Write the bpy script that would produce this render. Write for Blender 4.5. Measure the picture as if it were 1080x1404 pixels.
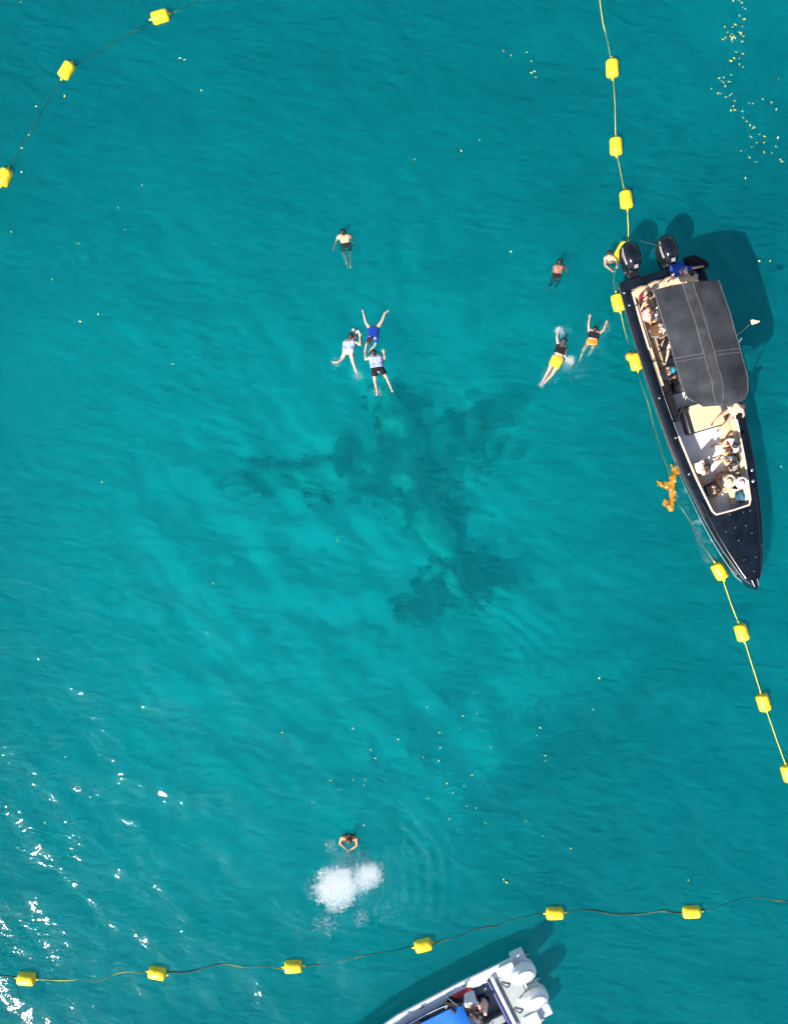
import bpy, bmesh, math, random
import numpy as np
from mathutils import Vector, Matrix, noise
R = math.radians
random.seed(7)
SC = bpy.context.scene
C = SC.collection
for o in list(bpy.data.objects):
    bpy.data.objects.remove(o)

# ------------------------------------------------------------------ camera
H, S = 33.0, 38.0                 # drone height (m), pixels of the photograph per metre at the water
F = H * S
cam = bpy.data.cameras.new('camera')
camo = bpy.data.objects.new('camera', cam); C.objects.link(camo)
camo.location = (0, 0, H); camo.rotation_euler = (0, 0, 0)
cam.sensor_fit = 'VERTICAL'; cam.angle = 2 * math.atan(702 / F)
cam.clip_start = 0.1; cam.clip_end = 3000
SC.camera = camo

# ------------------------------------------------------------------ sky, sun, exposure
SUN_AZ = Vector((-0.62, -0.78)).normalized()     # towards the sun, on the ground
SUN_EL = R(41)
wd = bpy.data.worlds.new('World'); SC.world = wd; wd.use_nodes = True
nt = wd.node_tree
sky = nt.nodes.new('ShaderNodeTexSky'); sky.sky_type = 'NISHITA'; sky.sun_disc = False
sky.sun_elevation = SUN_EL
sky.sun_rotation = math.atan2(SUN_AZ.x, SUN_AZ.y)
bg = nt.nodes['Background']; bg.inputs['Strength'].default_value = 0.09
nt.links.new(sky.outputs[0], bg.inputs['Color'])
sl = bpy.data.lights.new('sun', 'SUN'); sl.energy = 5.0; sl.angle = R(0.53); sl.color = (1.0, 0.96, 0.9)
so = bpy.data.objects.new('sun', sl); C.objects.link(so)
sd = Vector((SUN_AZ.x * math.cos(SUN_EL), SUN_AZ.y * math.cos(SUN_EL), math.sin(SUN_EL)))
so.rotation_euler = sd.to_track_quat('Z', 'Y').to_euler(); so.location = sd * 60
SC.view_settings.view_transform = 'Standard'; SC.view_settings.look = 'None'
SC.view_settings.gamma = 1.0; SC.view_settings.use_curve_mapping = False
SC.view_settings.exposure = 1.0
cy = SC.cycles
cy.max_bounces = 5; cy.diffuse_bounces = 3; cy.glossy_bounces = 3; cy.transmission_bounces = 4
cy.volume_bounces = 1; cy.transparent_max_bounces = 12
cy.use_denoising = True
cy.sample_clamp_indirect = 6.0; cy.sample_clamp_direct = 0.0

# ------------------------------------------------------------------ helpers
def W(px, py, z=0.0):
    """a pixel of the photograph on the level z above the water"""
    k = (H - z) / F
    return Vector(((px - 540) * k, (702 - py) * k, z))

MATS = {}
def mat(name, col, rough=0.5, metal=0.0, var=0.15, scale=6.0, bump=0.0, bscale=40.0, col2=None, coat=0.0, spec=0.5, ramp=(.3, .7)):
    if name in MATS: return MATS[name]
    m = bpy.data.materials.new(name); m.use_nodes = True
    n, l = m.node_tree.nodes, m.node_tree.links
    b = n['Principled BSDF']
    b.inputs['Roughness'].default_value = rough; b.inputs['Metallic'].default_value = metal
    b.inputs['Coat Weight'].default_value = coat; b.inputs['Coat Roughness'].default_value = 0.08
    b.inputs['Specular IOR Level'].default_value = spec
    tc = n.new('ShaderNodeTexCoord')
    nz = n.new('ShaderNodeTexNoise'); nz.inputs['Scale'].default_value = scale; nz.inputs['Detail'].default_value = 6
    l.new(tc.outputs['Object'], nz.inputs['Vector'])
    rp = n.new('ShaderNodeValToRGB'); rp.color_ramp.elements[0].position = ramp[0]; rp.color_ramp.elements[1].position = ramp[1]
    c2 = col2 or tuple(min(1, c * (1 + var)) for c in col)
    c1 = col if col2 else tuple(c * (1 - var) for c in col)
    rp.color_ramp.elements[0].color = (*c1, 1); rp.color_ramp.elements[1].color = (*c2, 1)
    l.new(nz.outputs['Fac'], rp.inputs['Fac']); l.new(rp.outputs['Color'], b.inputs['Base Color'])
    if bump:
        n2 = n.new('ShaderNodeTexNoise'); n2.inputs['Scale'].default_value = bscale; n2.inputs['Detail'].default_value = 4
        l.new(tc.outputs['Object'], n2.inputs['Vector'])
        bp = n.new('ShaderNodeBump'); bp.inputs['Strength'].default_value = bump; bp.inputs['Distance'].default_value = .02
        l.new(n2.outputs['Fac'], bp.inputs['Height']); l.new(bp.outputs['Normal'], b.inputs['Normal'])
    MATS[name] = m
    return m

class MB:
    """collects shapes and links them as ONE mesh object"""
    def __init__(s): s.v = []; s.f = []
    def add(s, vs, fs):
        o = len(s.v); s.v += [tuple(v) for v in vs]; s.f += [tuple(i + o for i in f) for f in fs]; return s
    def box(s, c, d, rot=None):
        c = Vector(c); h = Vector(d) / 2; vs = []
        for x in (-1, 1):
            for y in (-1, 1):
                for z in (-1, 1):
                    p = Vector((x * h.x, y * h.y, z * h.z))
                    vs.append(c + (rot @ p if rot else p))
        return s.add(vs, [(0, 1, 3, 2), (4, 6, 7, 5), (0, 4, 5, 1), (2, 3, 7, 6), (0, 2, 6, 4), (1, 5, 7, 3)])
    def rings(s, rs, closed=True, cap0=True, cap1=True):
        n = len(rs[0]); vs = [p for r in rs for p in r]; fs = []
        for i in range(len(rs) - 1):
            for j in range(n if closed else n - 1):
                k = (j + 1) % n
                fs.append((i * n + j, i * n + k, (i + 1) * n + k, (i + 1) * n + j))
        if cap0: fs.append(tuple(reversed(range(n))))
        if cap1: fs.append(tuple((len(rs) - 1) * n + j for j in range(n)))
        return s.add(vs, fs)
    def tube(s, pts, rad, n=8, caps=True, flat=1.0):
        pts = [Vector(p) for p in pts]
        if not isinstance(rad, (list, tuple)): rad = [rad] * len(pts)
        rs = []; prev = None
        for i, p in enumerate(pts):
            t = (pts[min(i + 1, len(pts) - 1)] - pts[max(i - 1, 0)]).normalized()
            a = Vector((0, 0, 1)) if abs(t.z) < .95 else Vector((1, 0, 0))
            if prev is not None: a = prev
            x = (a - t * a.dot(t)).normalized(); y = t.cross(x); prev = x
            rs.append([p + (x * math.cos(q) * flat + y * math.sin(q)) * rad[i] for q in [2 * math.pi * k / n for k in range(n)]])
        return s.rings(rs, True, caps, caps)
    def capsule(s, p0, r0, p1, r1, n=12):
        p0 = Vector(p0); p1 = Vector(p1); t = p1 - p0
        if t.length < 1e-5: t = Vector((0, 0, 1e-4)); p1 = p0 + t
        t.normalize()
        pts = []; rad = []
        for a in (88, 60, 30, 0): pts.append(p0 - t * r0 * math.sin(R(a))); rad.append(r0 * math.cos(R(a)))
        for a in (0, 30, 60, 88): pts.append(p1 + t * r1 * math.sin(R(a))); rad.append(r1 * math.cos(R(a)))
        if (p1 - p0).length < 1e-4: pts.pop(4); rad.pop(4)
        return s.tube(pts, rad, n)
    def ellipsoid(s, c, r, n=16, m=10, rot=None):
        rs = []
        for i in range(m + 1):
            a = math.pi * (i + .04) / (m + .08) - math.pi / 2
            ring = []
            for j in range(n):
                q = 2 * math.pi * j / n
                p = Vector((r[0] * math.cos(a) * math.cos(q), r[1] * math.cos(a) * math.sin(q), r[2] * math.sin(a)))
                ring.append(Vector(c) + (rot @ p if rot else p))
            rs.append(ring)
        return s.rings(rs)
    def sheet(s, rows, thick=None):
        """grid of points; with thick a closed slab"""
        n = len(rows[0]); m = len(rows)
        vs = [p for r in rows for p in r]
        fs = [(i * n + j, i * n + j + 1, (i + 1) * n + j + 1, (i + 1) * n + j) for i in range(m - 1) for j in range(n - 1)]
        if thick:
            o = len(vs); vs += [Vector(p) - Vector((0, 0, thick)) for p in vs]
            fs += [tuple(reversed([k + o for k in f])) for f in fs]
            edge = [j for j in range(n)] + [i * n + n - 1 for i in range(1, m)] + [(m - 1) * n + j for j in range(n - 2, -1, -1)] + [i * n for i in range(m - 2, 0, -1)]
            for a, b in zip(edge, edge[1:] + edge[:1]): fs.append((b, a, a + o, b + o))
        return s.add(vs, fs)
    def build(s, name, m, parent=None, smooth=35, bevel=0, fix=True):
        me = bpy.data.meshes.new(name); me.from_pydata([tuple(v) for v in s.v], [], s.f)
        if fix:
            bm = bmesh.new(); bm.from_mesh(me); bmesh.ops.recalc_face_normals(bm, faces=bm.faces); bm.to_mesh(me); bm.free()
        if m is not None: me.materials.append(m)
        if smooth:
            me.polygons.foreach_set('use_smooth', [True] * len(me.polygons)); me.set_sharp_from_angle(angle=R(smooth))
        o = bpy.data.objects.new(name, me); C.objects.link(o)
        if parent: o.parent = parent
        if bevel:
            b = o.modifiers.new('bevel', 'BEVEL'); b.width = bevel; b.segments = 2; b.limit_method = 'ANGLE'
        return o

def tag(o, label=None, cat=None, group=None, kind=None):
    if label: o['label'] = label
    if cat: o['category'] = cat
    if group: o['group'] = group
    if kind: o['kind'] = kind
    return o
def empty(name, loc=(0, 0, 0), rz=0.0, label=None, cat=None, group=None):
    o = bpy.data.objects.new(name, None); C.objects.link(o); o.location = loc; o.rotation_euler = (0, 0, rz)
    o.empty_display_size = .2
    return tag(o, label, cat, group)
def copy_tree(o, parent=None):
    c = o.copy(); C.objects.link(c); c.parent = parent
    for ch in list(o.children): copy_tree(ch, c)
    return c
def spline(pts, n=6):
    pts = [Vector(p) for p in pts]; out = []
    for i in range(len(pts) - 1):
        a = pts[max(i - 1, 0)]; b = pts[i]; c = pts[i + 1]; d = pts[min(i + 2, len(pts) - 1)]
        for k in range(n):
            t = k / n
            out.append(.5 * ((2 * b) + (c - a) * t + (2 * a - 5 * b + 4 * c - d) * t * t + (3 * b - a - 3 * c + d) * t ** 3))
    out.append(pts[-1]); return out

#@@WATER
# ------------------------------------------------------------------ seabed
def seabed_z(x, y):
    d = math.hypot((x + 3.5) / 17, (y - 1.0) / 20)
    d += .35 * max(0, (y - 8) / 10) + .30 * max(0, (x - 6) / 8) + .12 * max(0, (-y - 8) / 8) * max(0, (x + 6) / 12)
    n = noise.noise(Vector((x * .09, y * .09, 3.1))) * .55 + noise.noise(Vector((x * .3, y * .3, 9.1))) * .15
    return -6.6 - 1.9 * min(1.6, d) ** 2 + n
def build_seabed():
    xs = list(np.linspace(-26, 26, 105)); ys = list(np.linspace(-32, 32, 129))
    xs = [-400, -120, -50] + xs + [50, 120, 400]; ys = [-400, -120, -50] + ys + [50, 120, 400]
    rows = [[(x, y, seabed_z(x, y)) for x in xs] for y in ys]
    m = bpy.data.materials.new('sand_seabed'); m.use_nodes = True
    n, l = m.node_tree.nodes, m.node_tree.links; b = n['Principled BSDF']; b.inputs['Roughness'].default_value = 1
    tc = n.new('ShaderNodeTexCoord')
    a = n.new('ShaderNodeTexNoise'); a.inputs['Scale'].default_value = .075; a.inputs['Detail'].default_value = 5; a.inputs['Roughness'].default_value = .6
    l.new(tc.outputs['Object'], a.inputs['Vector'])
    rp = n.new('ShaderNodeValToRGB'); rp.color_ramp.elements[0].position = .18; rp.color_ramp.elements[1].position = .52
    rp.color_ramp.elements[0].color = (.46, .48, .38, 1); rp.color_ramp.elements[1].color = (.68, .65, .55, 1)
    # sea grass thickens as the bank falls away, in ragged patches
    sp = n.new('ShaderNodeSeparateXYZ'); l.new(tc.outputs['Object'], sp.inputs[0])
    mr = n.new('ShaderNodeMapRange'); mr.inputs['From Min'].default_value = -7.2; mr.inputs['From Max'].default_value = -9.6
    mr.inputs['To Min'].default_value = 0; mr.inputs['To Max'].default_value = .26
    l.new(sp.outputs['Z'], mr.inputs['Value'])
    su = n.new('ShaderNodeMath'); su.operation = 'SUBTRACT'; l.new(a.outputs['Fac'], su.inputs[0]); l.new(mr.outputs[0], su.inputs[1])
    l.new(su.outputs[0], rp.inputs['Fac'])
    l.new(rp.outputs['Color'], b.inputs['Base Color'])
    o = MB().sheet(rows).build('seabed', m, smooth=60)
    tag(o, 'pale sandy sea floor seen through the turquoise water', 'seabed', kind='structure')
build_seabed()

# ------------------------------------------------------------------ water
FOAM_C = W(500, 1205)
def build_water():
    rng = np.random.default_rng(3)
    dx = .11
    x = np.arange(-17.6, 17.61, dx); y = np.arange(-22, 22.01, dx)
    X, Y = np.meshgrid(x, y)
    Z = np.zeros_like(X)
    main = math.radians(52)            # direction the waves run
    for i in range(46):
        lam = 0.55 * (7.5 ** rng.random())
        a = main + rng.normal(0, .55)
        k = 2 * math.pi / lam
        amp = .0035 * lam ** .9 * rng.uniform(.4, 1.2)
        ph = rng.uniform(0, 6.28)
        wob = .9 * np.sin(.23 * X + .31 * Y + rng.uniform(0, 6.28)) + .7 * np.sin(.41 * X - .27 * Y + rng.uniform(0, 6.28))
        Z += amp * np.sin(k * (X * math.cos(a) + Y * math.sin(a)) + ph + wob)
    # the breeze ruffles the lower left more than the sheltered middle
    g = .5 + .38 / (1 + np.exp((Y + 5.5) / 2.2)) + .25 * np.sin(.28 * X + 1.3) * np.sin(.22 * Y + .4)
    Z *= np.clip(g, .3, 1.6)
    r = np.hypot(X - FOAM_C.x, Y - FOAM_C.y)
    th = np.arctan2(Y - FOAM_C.y, X - FOAM_C.x)
    Z += .023 * np.exp(-((r - 2.4) / 1.1) ** 2) * np.clip(.45 + .6 * np.cos(th - .25) + .35 * np.sin(3 * th + 1), .05, 1.3) * np.sin(2 * math.pi * r / .48 + 1.1 * np.sin(3 * th) + .8 * np.sin(7 * th + 2))
    for (px, py) in ((778, 480), (812, 462), (515, 500), (478, 485), (470, 335)):
        c = W(px, py); r = np.hypot(X - c.x, Y - c.y)
        Z += .010 * np.exp(-((r - .9) / .7) ** 2) * np.sin(2 * math.pi * r / .42)
    edge = np.minimum(np.minimum(X - x[0], x[-1] - X), np.minimum(Y - y[0], y[-1] - Y))
    Z *= np.clip(edge / 1.5, 0, 1)
    nx, ny = len(x), len(y)
    vs = np.stack([X.ravel(), Y.ravel(), Z.ravel()], 1)
    I, J = np.meshgrid(np.arange(nx - 1), np.arange(ny - 1)); a = (J * nx + I).ravel()
    fs = np.stack([a, a + 1, a + 1 + nx, a + nx], 1).tolist()
    vs = vs.tolist(); n0 = len(vs)
    E = 400; D = -14
    vs += [(-E, -E, 0), (E, -E, 0), (E, E, 0), (-E, E, 0), (-E, -E, D), (E, -E, D), (E, E, D), (-E, E, D)]
    bot = list(range(nx)); top = [(ny - 1) * nx + i for i in range(nx)]
    lef = [j * nx for j in range(ny)]; rig = [j * nx + nx - 1 for j in range(ny)]
    fs.append([n0, n0 + 1] + bot[::-1]); fs.append([n0 + 1, n0 + 2] + rig[::-1])
    fs.append([n0 + 2, n0 + 3] + top); fs.append([n0 + 3, n0] + lef)
    q = n0
    fs += [[q + 4, q + 7, q + 6, q + 5], [q, q + 4, q + 5, q + 1], [q + 1, q + 5, q + 6, q + 2], [q + 2, q + 6, q + 7, q + 3], [q + 3, q + 7, q + 4, q]]
    me = bpy.data.meshes.new('water'); me.from_pydata(vs, [], fs)
    me.polygons.foreach_set('use_smooth', [True] * len(me.polygons)); me.set_sharp_from_angle(angle=R(60))
    m = bpy.data.materials.new('sea_water'); m.use_nodes = True
    n, l = m.node_tree.nodes, m.node_tree.links; n.remove(n['Principled BSDF'])
    out = n['Material Output']; tc = n.new('ShaderNodeTexCoord')
    def wave(scale, rz, sx, detail, dist):
        mp = n.new('ShaderNodeMapping'); mp.inputs['Rotation'].default_value = (0, 0, rz); mp.inputs['Scale'].default_value = (sx, 1, 1)
        t = n.new('ShaderNodeTexNoise'); t.inputs['Scale'].default_value = scale; t.inputs['Detail'].default_value = detail
        t.inputs['Distortion'].default_value = dist
        l.new(tc.outputs['Object'], mp.inputs['Vector']); l.new(mp.outputs['Vector'], t.inputs['Vector']); return t
    t1 = wave(2.5, R(40), .5, 4, .6); t2 = wave(5.0, R(25), .6, 3, .5)
    b1 = n.new('ShaderNodeBump'); b1.inputs['Strength'].default_value = 1.0; b1.inputs['Distance'].default_value = .17
    b2 = n.new('ShaderNodeBump'); b2.inputs['Strength'].default_value = 1.0; b2.inputs['Distance'].default_value = .06
    l.new(t1.outputs['Fac'], b1.inputs['Height']); l.new(t2.outputs['Fac'], b2.inputs['Height']); l.new(b1.outputs['Normal'], b2.inputs['Normal'])
    b3 = n.new('ShaderNodeBump'); b3.inputs['Strength'].default_value = 1.0; b3.inputs['Distance'].default_value = .035
    b4 = n.new('ShaderNodeBump'); b4.inputs['Strength'].default_value = 1.0; b4.inputs['Distance'].default_value = .015
    l.new(t1.outputs['Fac'], b3.inputs['Height']); l.new(t2.outputs['Fac'], b4.inputs['Height']); l.new(b3.outputs['Normal'], b4.inputs['Normal'])
    tr = n.new('ShaderNodeBsdfTransparent')
    df = n.new('ShaderNodeBsdfDiffuse'); df.inputs['Color'].default_value = (.0, .30, .335, 1)
    l.new(b2.outputs['Normal'], df.inputs['Normal'])
    mx = n.new('ShaderNodeMixShader'); mx.inputs[0].default_value = .14
    rf = n.new('ShaderNodeBsdfRefraction'); rf.inputs['IOR'].default_value = 1.33; rf.inputs['Roughness'].default_value = .2
    l.new(b4.outputs['Normal'], rf.inputs['Normal'])
    m0 = n.new('ShaderNodeMixShader'); m0.inputs[0].default_value = .35; l.new(tr.outputs[0], m0.inputs[1]); l.new(rf.outputs[0], m0.inputs[2])
    l.new(m0.outputs[0], mx.inputs[1]); l.new(df.outputs[0], mx.inputs[2])
    gl = n.new('ShaderNodeBsdfGlossy'); gl.inputs['Roughness'].default_value = .06
    l.new(b4.outputs['Normal'], gl.inputs['Normal'])
    fr = n.new('ShaderNodeFresnel'); fr.inputs['IOR'].default_value = 1.33; l.new(b4.outputs['Normal'], fr.inputs['Normal'])
    m2 = n.new('ShaderNodeMixShader'); l.new(fr.outputs[0], m2.inputs[0]); l.new(mx.outputs[0], m2.inputs[1]); l.new(gl.outputs[0], m2.inputs[2])
    l.new(m2.outputs[0], out.inputs['Surface'])
    va = n.new('ShaderNodeVolumeAbsorption'); va.inputs['Color'].default_value = (0, .930, .957, 1); va.inputs['Density'].default_value = .5
    vsn = n.new('ShaderNodeVolumeScatter'); vsn.inputs['Color'].default_value = (.0, .95, 1, 1); vsn.inputs['Density'].default_value = .056
    ad = n.new('ShaderNodeAddShader'); l.new(va.outputs[0], ad.inputs[0]); l.new(vsn.outputs[0], ad.inputs[1])
    l.new(ad.outputs[0], out.inputs['Volume'])
    me.materials.append(m)
    o = bpy.data.objects.new('water', me); C.objects.link(o)
    tag(o, 'clear turquoise sea with small wind ripples and sun glints', 'water', kind='structure')
build_water()

# ------------------------------------------------------------------ materials
YEL = mat('buoy_yellow', (.58, .40, .02), .42, col2=(.86, .64, .02), scale=4.5, bump=.2, bscale=16, ramp=(.30, .52))
ROPE_Y = mat('rope_yellow', (.50, .46, .05), .8, var=.3, scale=14, bump=.4, bscale=120)
ROPE_M = mat('rope_weedy', (.012, .03, .022), .85, col2=(.30, .30, .05), scale=.9, ramp=(.5, .75))
ROPE_D = mat('rope_dark', (.012, .03, .025), .85, var=.4, scale=4)
BLACK_GEL = mat('black_gelcoat', (.004, .006, .010), .16, var=.4, scale=2.5, spec=.35, coat=.25, bump=.03, bscale=5)
BLACK_DECK = mat('black_deck', (.003, .006, .012), .38, var=.6, scale=3, spec=.28, bump=.06, bscale=60)
BLACK = mat('black_plastic', (.008, .008, .010), .45, var=.4)
CANVAS = mat('black_canvas', (.012, .014, .017), .9, spec=.2, col2=(.042, .045, .050), scale=1.3, bump=.6, bscale=9)
CANVAS_F = mat('faded_canvas', (.022, .023, .026), .9, spec=.2, col2=(.055, .056, .056), scale=2.6, bump=.25, bscale=9)
TAN = mat('tan_vinyl', (.58, .43, .26), .5, var=.10, scale=4, bump=.12, bscale=8)
TAN_TRIM = mat('tan_trim', (.66, .50, .36), .5, var=.08)
FLOOR_W = mat('white_deck', (.72, .73, .74), .6, var=.05, scale=3, bump=.15, bscale=90)
WHITE = mat('white_gelcoat', (.68, .69, .71), .25, var=.03, scale=2, coat=.3)
WHITE_COWL = mat('white_cowl', (.78, .78, .78), .25, var=.02, coat=.5)
GREYW = mat('grey_nonskid', (.27, .30, .295), .7, var=.08, scale=4, bump=.2, bscale=80)
NAVY = mat('navy_padding', (.012, .022, .12), .55, var=.2)
BLUE_CANVAS = mat('blue_canvas', (.005, .14, .58), .75, var=.10, scale=2, bump=.3, bscale=3)
METAL = mat('brushed_metal', (.62, .63, .65), .28, 1.0, var=.1)
DARKM = mat('dark_metal', (.03, .03, .035), .35, .8)
RED = mat('red_paint', (.35, .03, .035), .35, var=.25)
ORANGE = mat('orange_cloth', (.85, .20, .02), .7)
WHITE_CLOTH = mat('white_cloth', (.80, .80, .82), .8, var=.05, scale=12, bump=.3, bscale=25)
GREY_STRIPE = mat('silver_decal', (.42, .36, .36), .35, .4)
HOSE = mat('dark_hose', (.02, .015, .03), .5)
SKIN = {k: mat('skin_' + k, c, .5, var=.07, scale=9) for k, c in dict(fair=(.52, .33, .23), tan=(.52, .29, .17), brown=(.30, .145, .075), deep=(.42, .19, .09), pink=(.64, .36, .27), dark=(.26, .10, .05)).items()}
HAIR = mat('hair_black', (.010, .008, .008), .45, var=.4, scale=40, bump=.6, bscale=90)
HAIR_B = mat('hair_brown', (.055, .020, .012), .45, var=.4, scale=40, bump=.6, bscale=90)
EYE = mat('eye_dark', (.02, .015, .012), .2)
LIP = mat('lip', (.35, .12, .10), .5)
def cloth(name, col): return mat('cloth_' + name, col, .85, spec=.2, var=.12, scale=10, bump=.35, bscale=22)
CL = {k: cloth(k, c) for k, c in dict(black=(.010, .010, .013), blue=(.012, .06, .34), royal=(.015, .045, .30), white=(.60, .61, .66), lavender=(.30, .34, .52), orange=(.85, .40, .03), deeporange=(.85, .20, .02),
      grey=(.16, .17, .19), navy=(.012, .016, .05), lilac=(.45, .42, .70), straw=(.55, .42, .25), pink=(.62, .30, .38), maroon=(.14, .02, .03), teal=(.02, .22, .30), cream=(.70, .62, .50), brown=(.10, .05, .025)).items()}

# ------------------------------------------------------------------ people
def orth(a, b):
    x = a - b * a.dot(b)
    return x.normalized() if x.length > 1e-4 else b.orthogonal().normalized()

def remeshed(mb, name, m, parent, voxel=.012, smooth=3):
    o = mb.build(name, m, parent, smooth=0, fix=False)
    md = o.modifiers.new('remesh', 'REMESH'); md.mode = 'VOXEL'; md.voxel_size = voxel; md.use_smooth_shade = True
    if smooth:
        sm = o.modifiers.new('smooth', 'SMOOTH'); sm.factor = .5; sm.iterations = smooth
    return o

def person(J, face, label, group=None, skin='fair', hair=HAIR, long_hair=0.0, wear=(), s=1.0, toes=None, grip=.35, base=None, hat=None, extra=None):
    """J: world positions of head, shoulder/hip/elbow/wrist/knee/ankle pairs (l, r); wear: clothing pieces"""
    J = {k: Vector(v) for k, v in J.items()}
    pel = (J['hl'] + J['hr']) / 2; chest = (J['sl'] + J['sr']) / 2
    org = Vector(base) if base is not None else pel
    root = empty('person', org, 0, label, 'person', group)
    for k in J: J[k] = J[k] - org
    pel = pel - org; chest = chest - org
    side = (J['sr'] - J['sl']).normalized()
    up = (J['head'] - chest).normalized(); f = orth(Vector(face).normalized(), up); ear = up.cross(f).normalized()
    hc = J['head']
    b = MB()
    # head with jaw, nose, ears, brow
    b.capsule(hc + up * .025 * s - f * .02 * s, .092 * s, hc + up * .02 * s + f * .015 * s, .088 * s)
    b.capsule(hc + f * .03 * s, .075 * s, hc - up * .065 * s + f * .05 * s, .045 * s)
    b.capsule(hc + f * .098 * s + up * .015 * s, .011 * s, hc + f * .113 * s - up * .018 * s, .017 * s, 8)
    b.capsule(hc + f * .085 * s + up * .035 * s - ear * .04 * s, .016 * s, hc + f * .085 * s + up * .035 * s + ear * .04 * s, .016 * s, 8)
    for e in (-1, 1): b.capsule(hc + ear * e * .092 * s + up * .02 * s, .018 * s, hc + ear * e * .095 * s - up * .025 * s, .014 * s, 8)
    neck = chest + up * .055 * s - f * .01 * s
    b.capsule(chest, .06 * s, hc - up * .05 * s - f * .015 * s, .052 * s)
    mid = chest.lerp(pel, .55)
    tors = []
    for k, h in (('sl', 'hl'), ('sr', 'hr')):
        a = J[k].lerp(chest, .38); w = J[h].lerp(pel, .25) * .5 + a * .5; w = w.lerp(mid, .18)
        tors += [(a, .092 * s, w, .088 * s), (w, .088 * s, J[h].lerp(pel, .25), .098 * s)]
    tors += [(chest - up * .05 * s, .105 * s, pel, .105 * s), (J['sl'], .062 * s, J['sr'], .062 * s), (J['hl'], .095 * s, J['hr'], .095 * s)]
    for t in tors: b.capsule(*t)
    for q in 'lr':
        S_, E_, K_, A_ = J['s' + q], J['e' + q], J['k' + q], J['a' + q]; Wr = J['w' + q]; Hp = J['h' + q]
        b.capsule(S_, .058 * s, S_.lerp(E_, .4), .052 * s); b.capsule(S_.lerp(E_, .4), .052 * s, E_, .04 * s)
        b.capsule(E_, .041 * s, E_.lerp(Wr, .3), .042 * s); b.capsule(E_.lerp(Wr, .3), .042 * s, Wr, .028 * s)
        # hand: palm, four fingers of different length, thumb from the side of the palm
        d = (Wr - E_).normalized(); pn = orth(-f if abs(d.dot(f)) < .9 else up, d); lat = d.cross(pn).normalized() * (1 if q == 'l' else -1)
        for i in range(4):
            o_ = lat * (i - 1.5) * .021 * s
            p1 = Wr + d * .085 * s + o_ * 1.05
            b.capsule(Wr + d * .012 * s + o_ * .7, .015 * s, p1, .014 * s, 8)
            ln = (.060, .072, .068, .052)[i] * s
            dd = (d + lat * (i - 1.5) * .14).normalized()
            p2 = p1 + dd * ln * .55; p3 = p2 + (dd - pn * grip * 1.3).normalized() * ln * .55
            b.capsule(p1, .0105 * s, p2, .0098 * s, 8); b.capsule(p2, .0098 * s, p3, .0085 * s, 8)
        th = Wr + d * .025 * s - lat * .035 * s
        t2 = th + (d * .6 - lat * .8).normalized() * .035 * s; t3 = t2 + (d * .9 - lat * .3 - pn * grip * .5).normalized() * .03 * s
        b.capsule(Wr + d * .02 * s - lat * .012 * s, .015 * s, th, .013 * s, 8); b.capsule(th, .0125 * s, t2, .011 * s, 8); b.capsule(t2, .011 * s, t3, .009 * s, 8)
        # leg and foot
        b.capsule(Hp, .088 * s, Hp.lerp(K_, .45), .076 * s); b.capsule(Hp.lerp(K_, .45), .076 * s, K_, .055 * s)
        b.capsule(K_, .054 * s, K_.lerp(A_, .32), .055 * s); b.capsule(K_.lerp(A_, .32), .055 * s, A_, .036 * s)
        td = (A_ - K_).normalized()
        if toes and toes.get(q) is not None: td = Vector(toes[q]).normalized()
        sh = (A_ - K_).normalized()
        heel = A_ + sh * .035 * s - td * .03 * s
        ball = A_ + td * .13 * s + sh * .025 * s
        fl = orth(ear, td)
        b.capsule(A_, .036 * s, heel, .034 * s, 10)
        b.capsule(A_, .034 * s, ball, .024 * s, 10); b.capsule(heel, .03 * s, ball, .022 * s, 10)
        for i in (-1, 0, 1): b.capsule(ball + fl * i * .012 * s, .021 * s, ball + td * .055 * s + fl * i * .026 * s, .013 * s, 8)
    remeshed(b, 'body', SKIN[skin], root)
    for e in (-1, 1):
        MB().ellipsoid(hc + f * .096 * s + up * .016 * s + ear * e * .033 * s, (.012 * s,) * 3, 8, 6).build('eye', EYE, root)
    MB().capsule(hc + f * .093 * s - up * .05 * s - ear * .02 * s, .007 * s, hc + f * .093 * s - up * .05 * s + ear * .02 * s, .007 * s, 6).build('mouth', LIP, root)
    # hair
    if hair is not None:
        h = MB()
        h.capsule(hc + up * .045 * s - f * .03 * s, .098 * s, hc + up * .045 * s + f * .012 * s, .088 * s)
        h.capsule(hc - f * .045 * s + up * .02 * s, .085 * s, hc - f * .05 * s - up * .05 * s, .06 * s)
        for e in (-1, 1): h.capsule(hc + ear * e * .055 * s + up * .05 * s, .055 * s, hc + ear * e * .07 * s - f * .03 * s, .04 * s)
        if long_hair:
            dn = (-up * .9 - f * .25).normalized()
            for e in (-1, 0, 1):
                h.capsule(hc - f * .07 * s + ear * e * .04 * s, .055 * s, hc - f * .075 * s + dn * long_hair + ear * e * .055 * s, .03 * s)
        remeshed(h, 'hair', hair, root, .012, 4)
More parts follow.
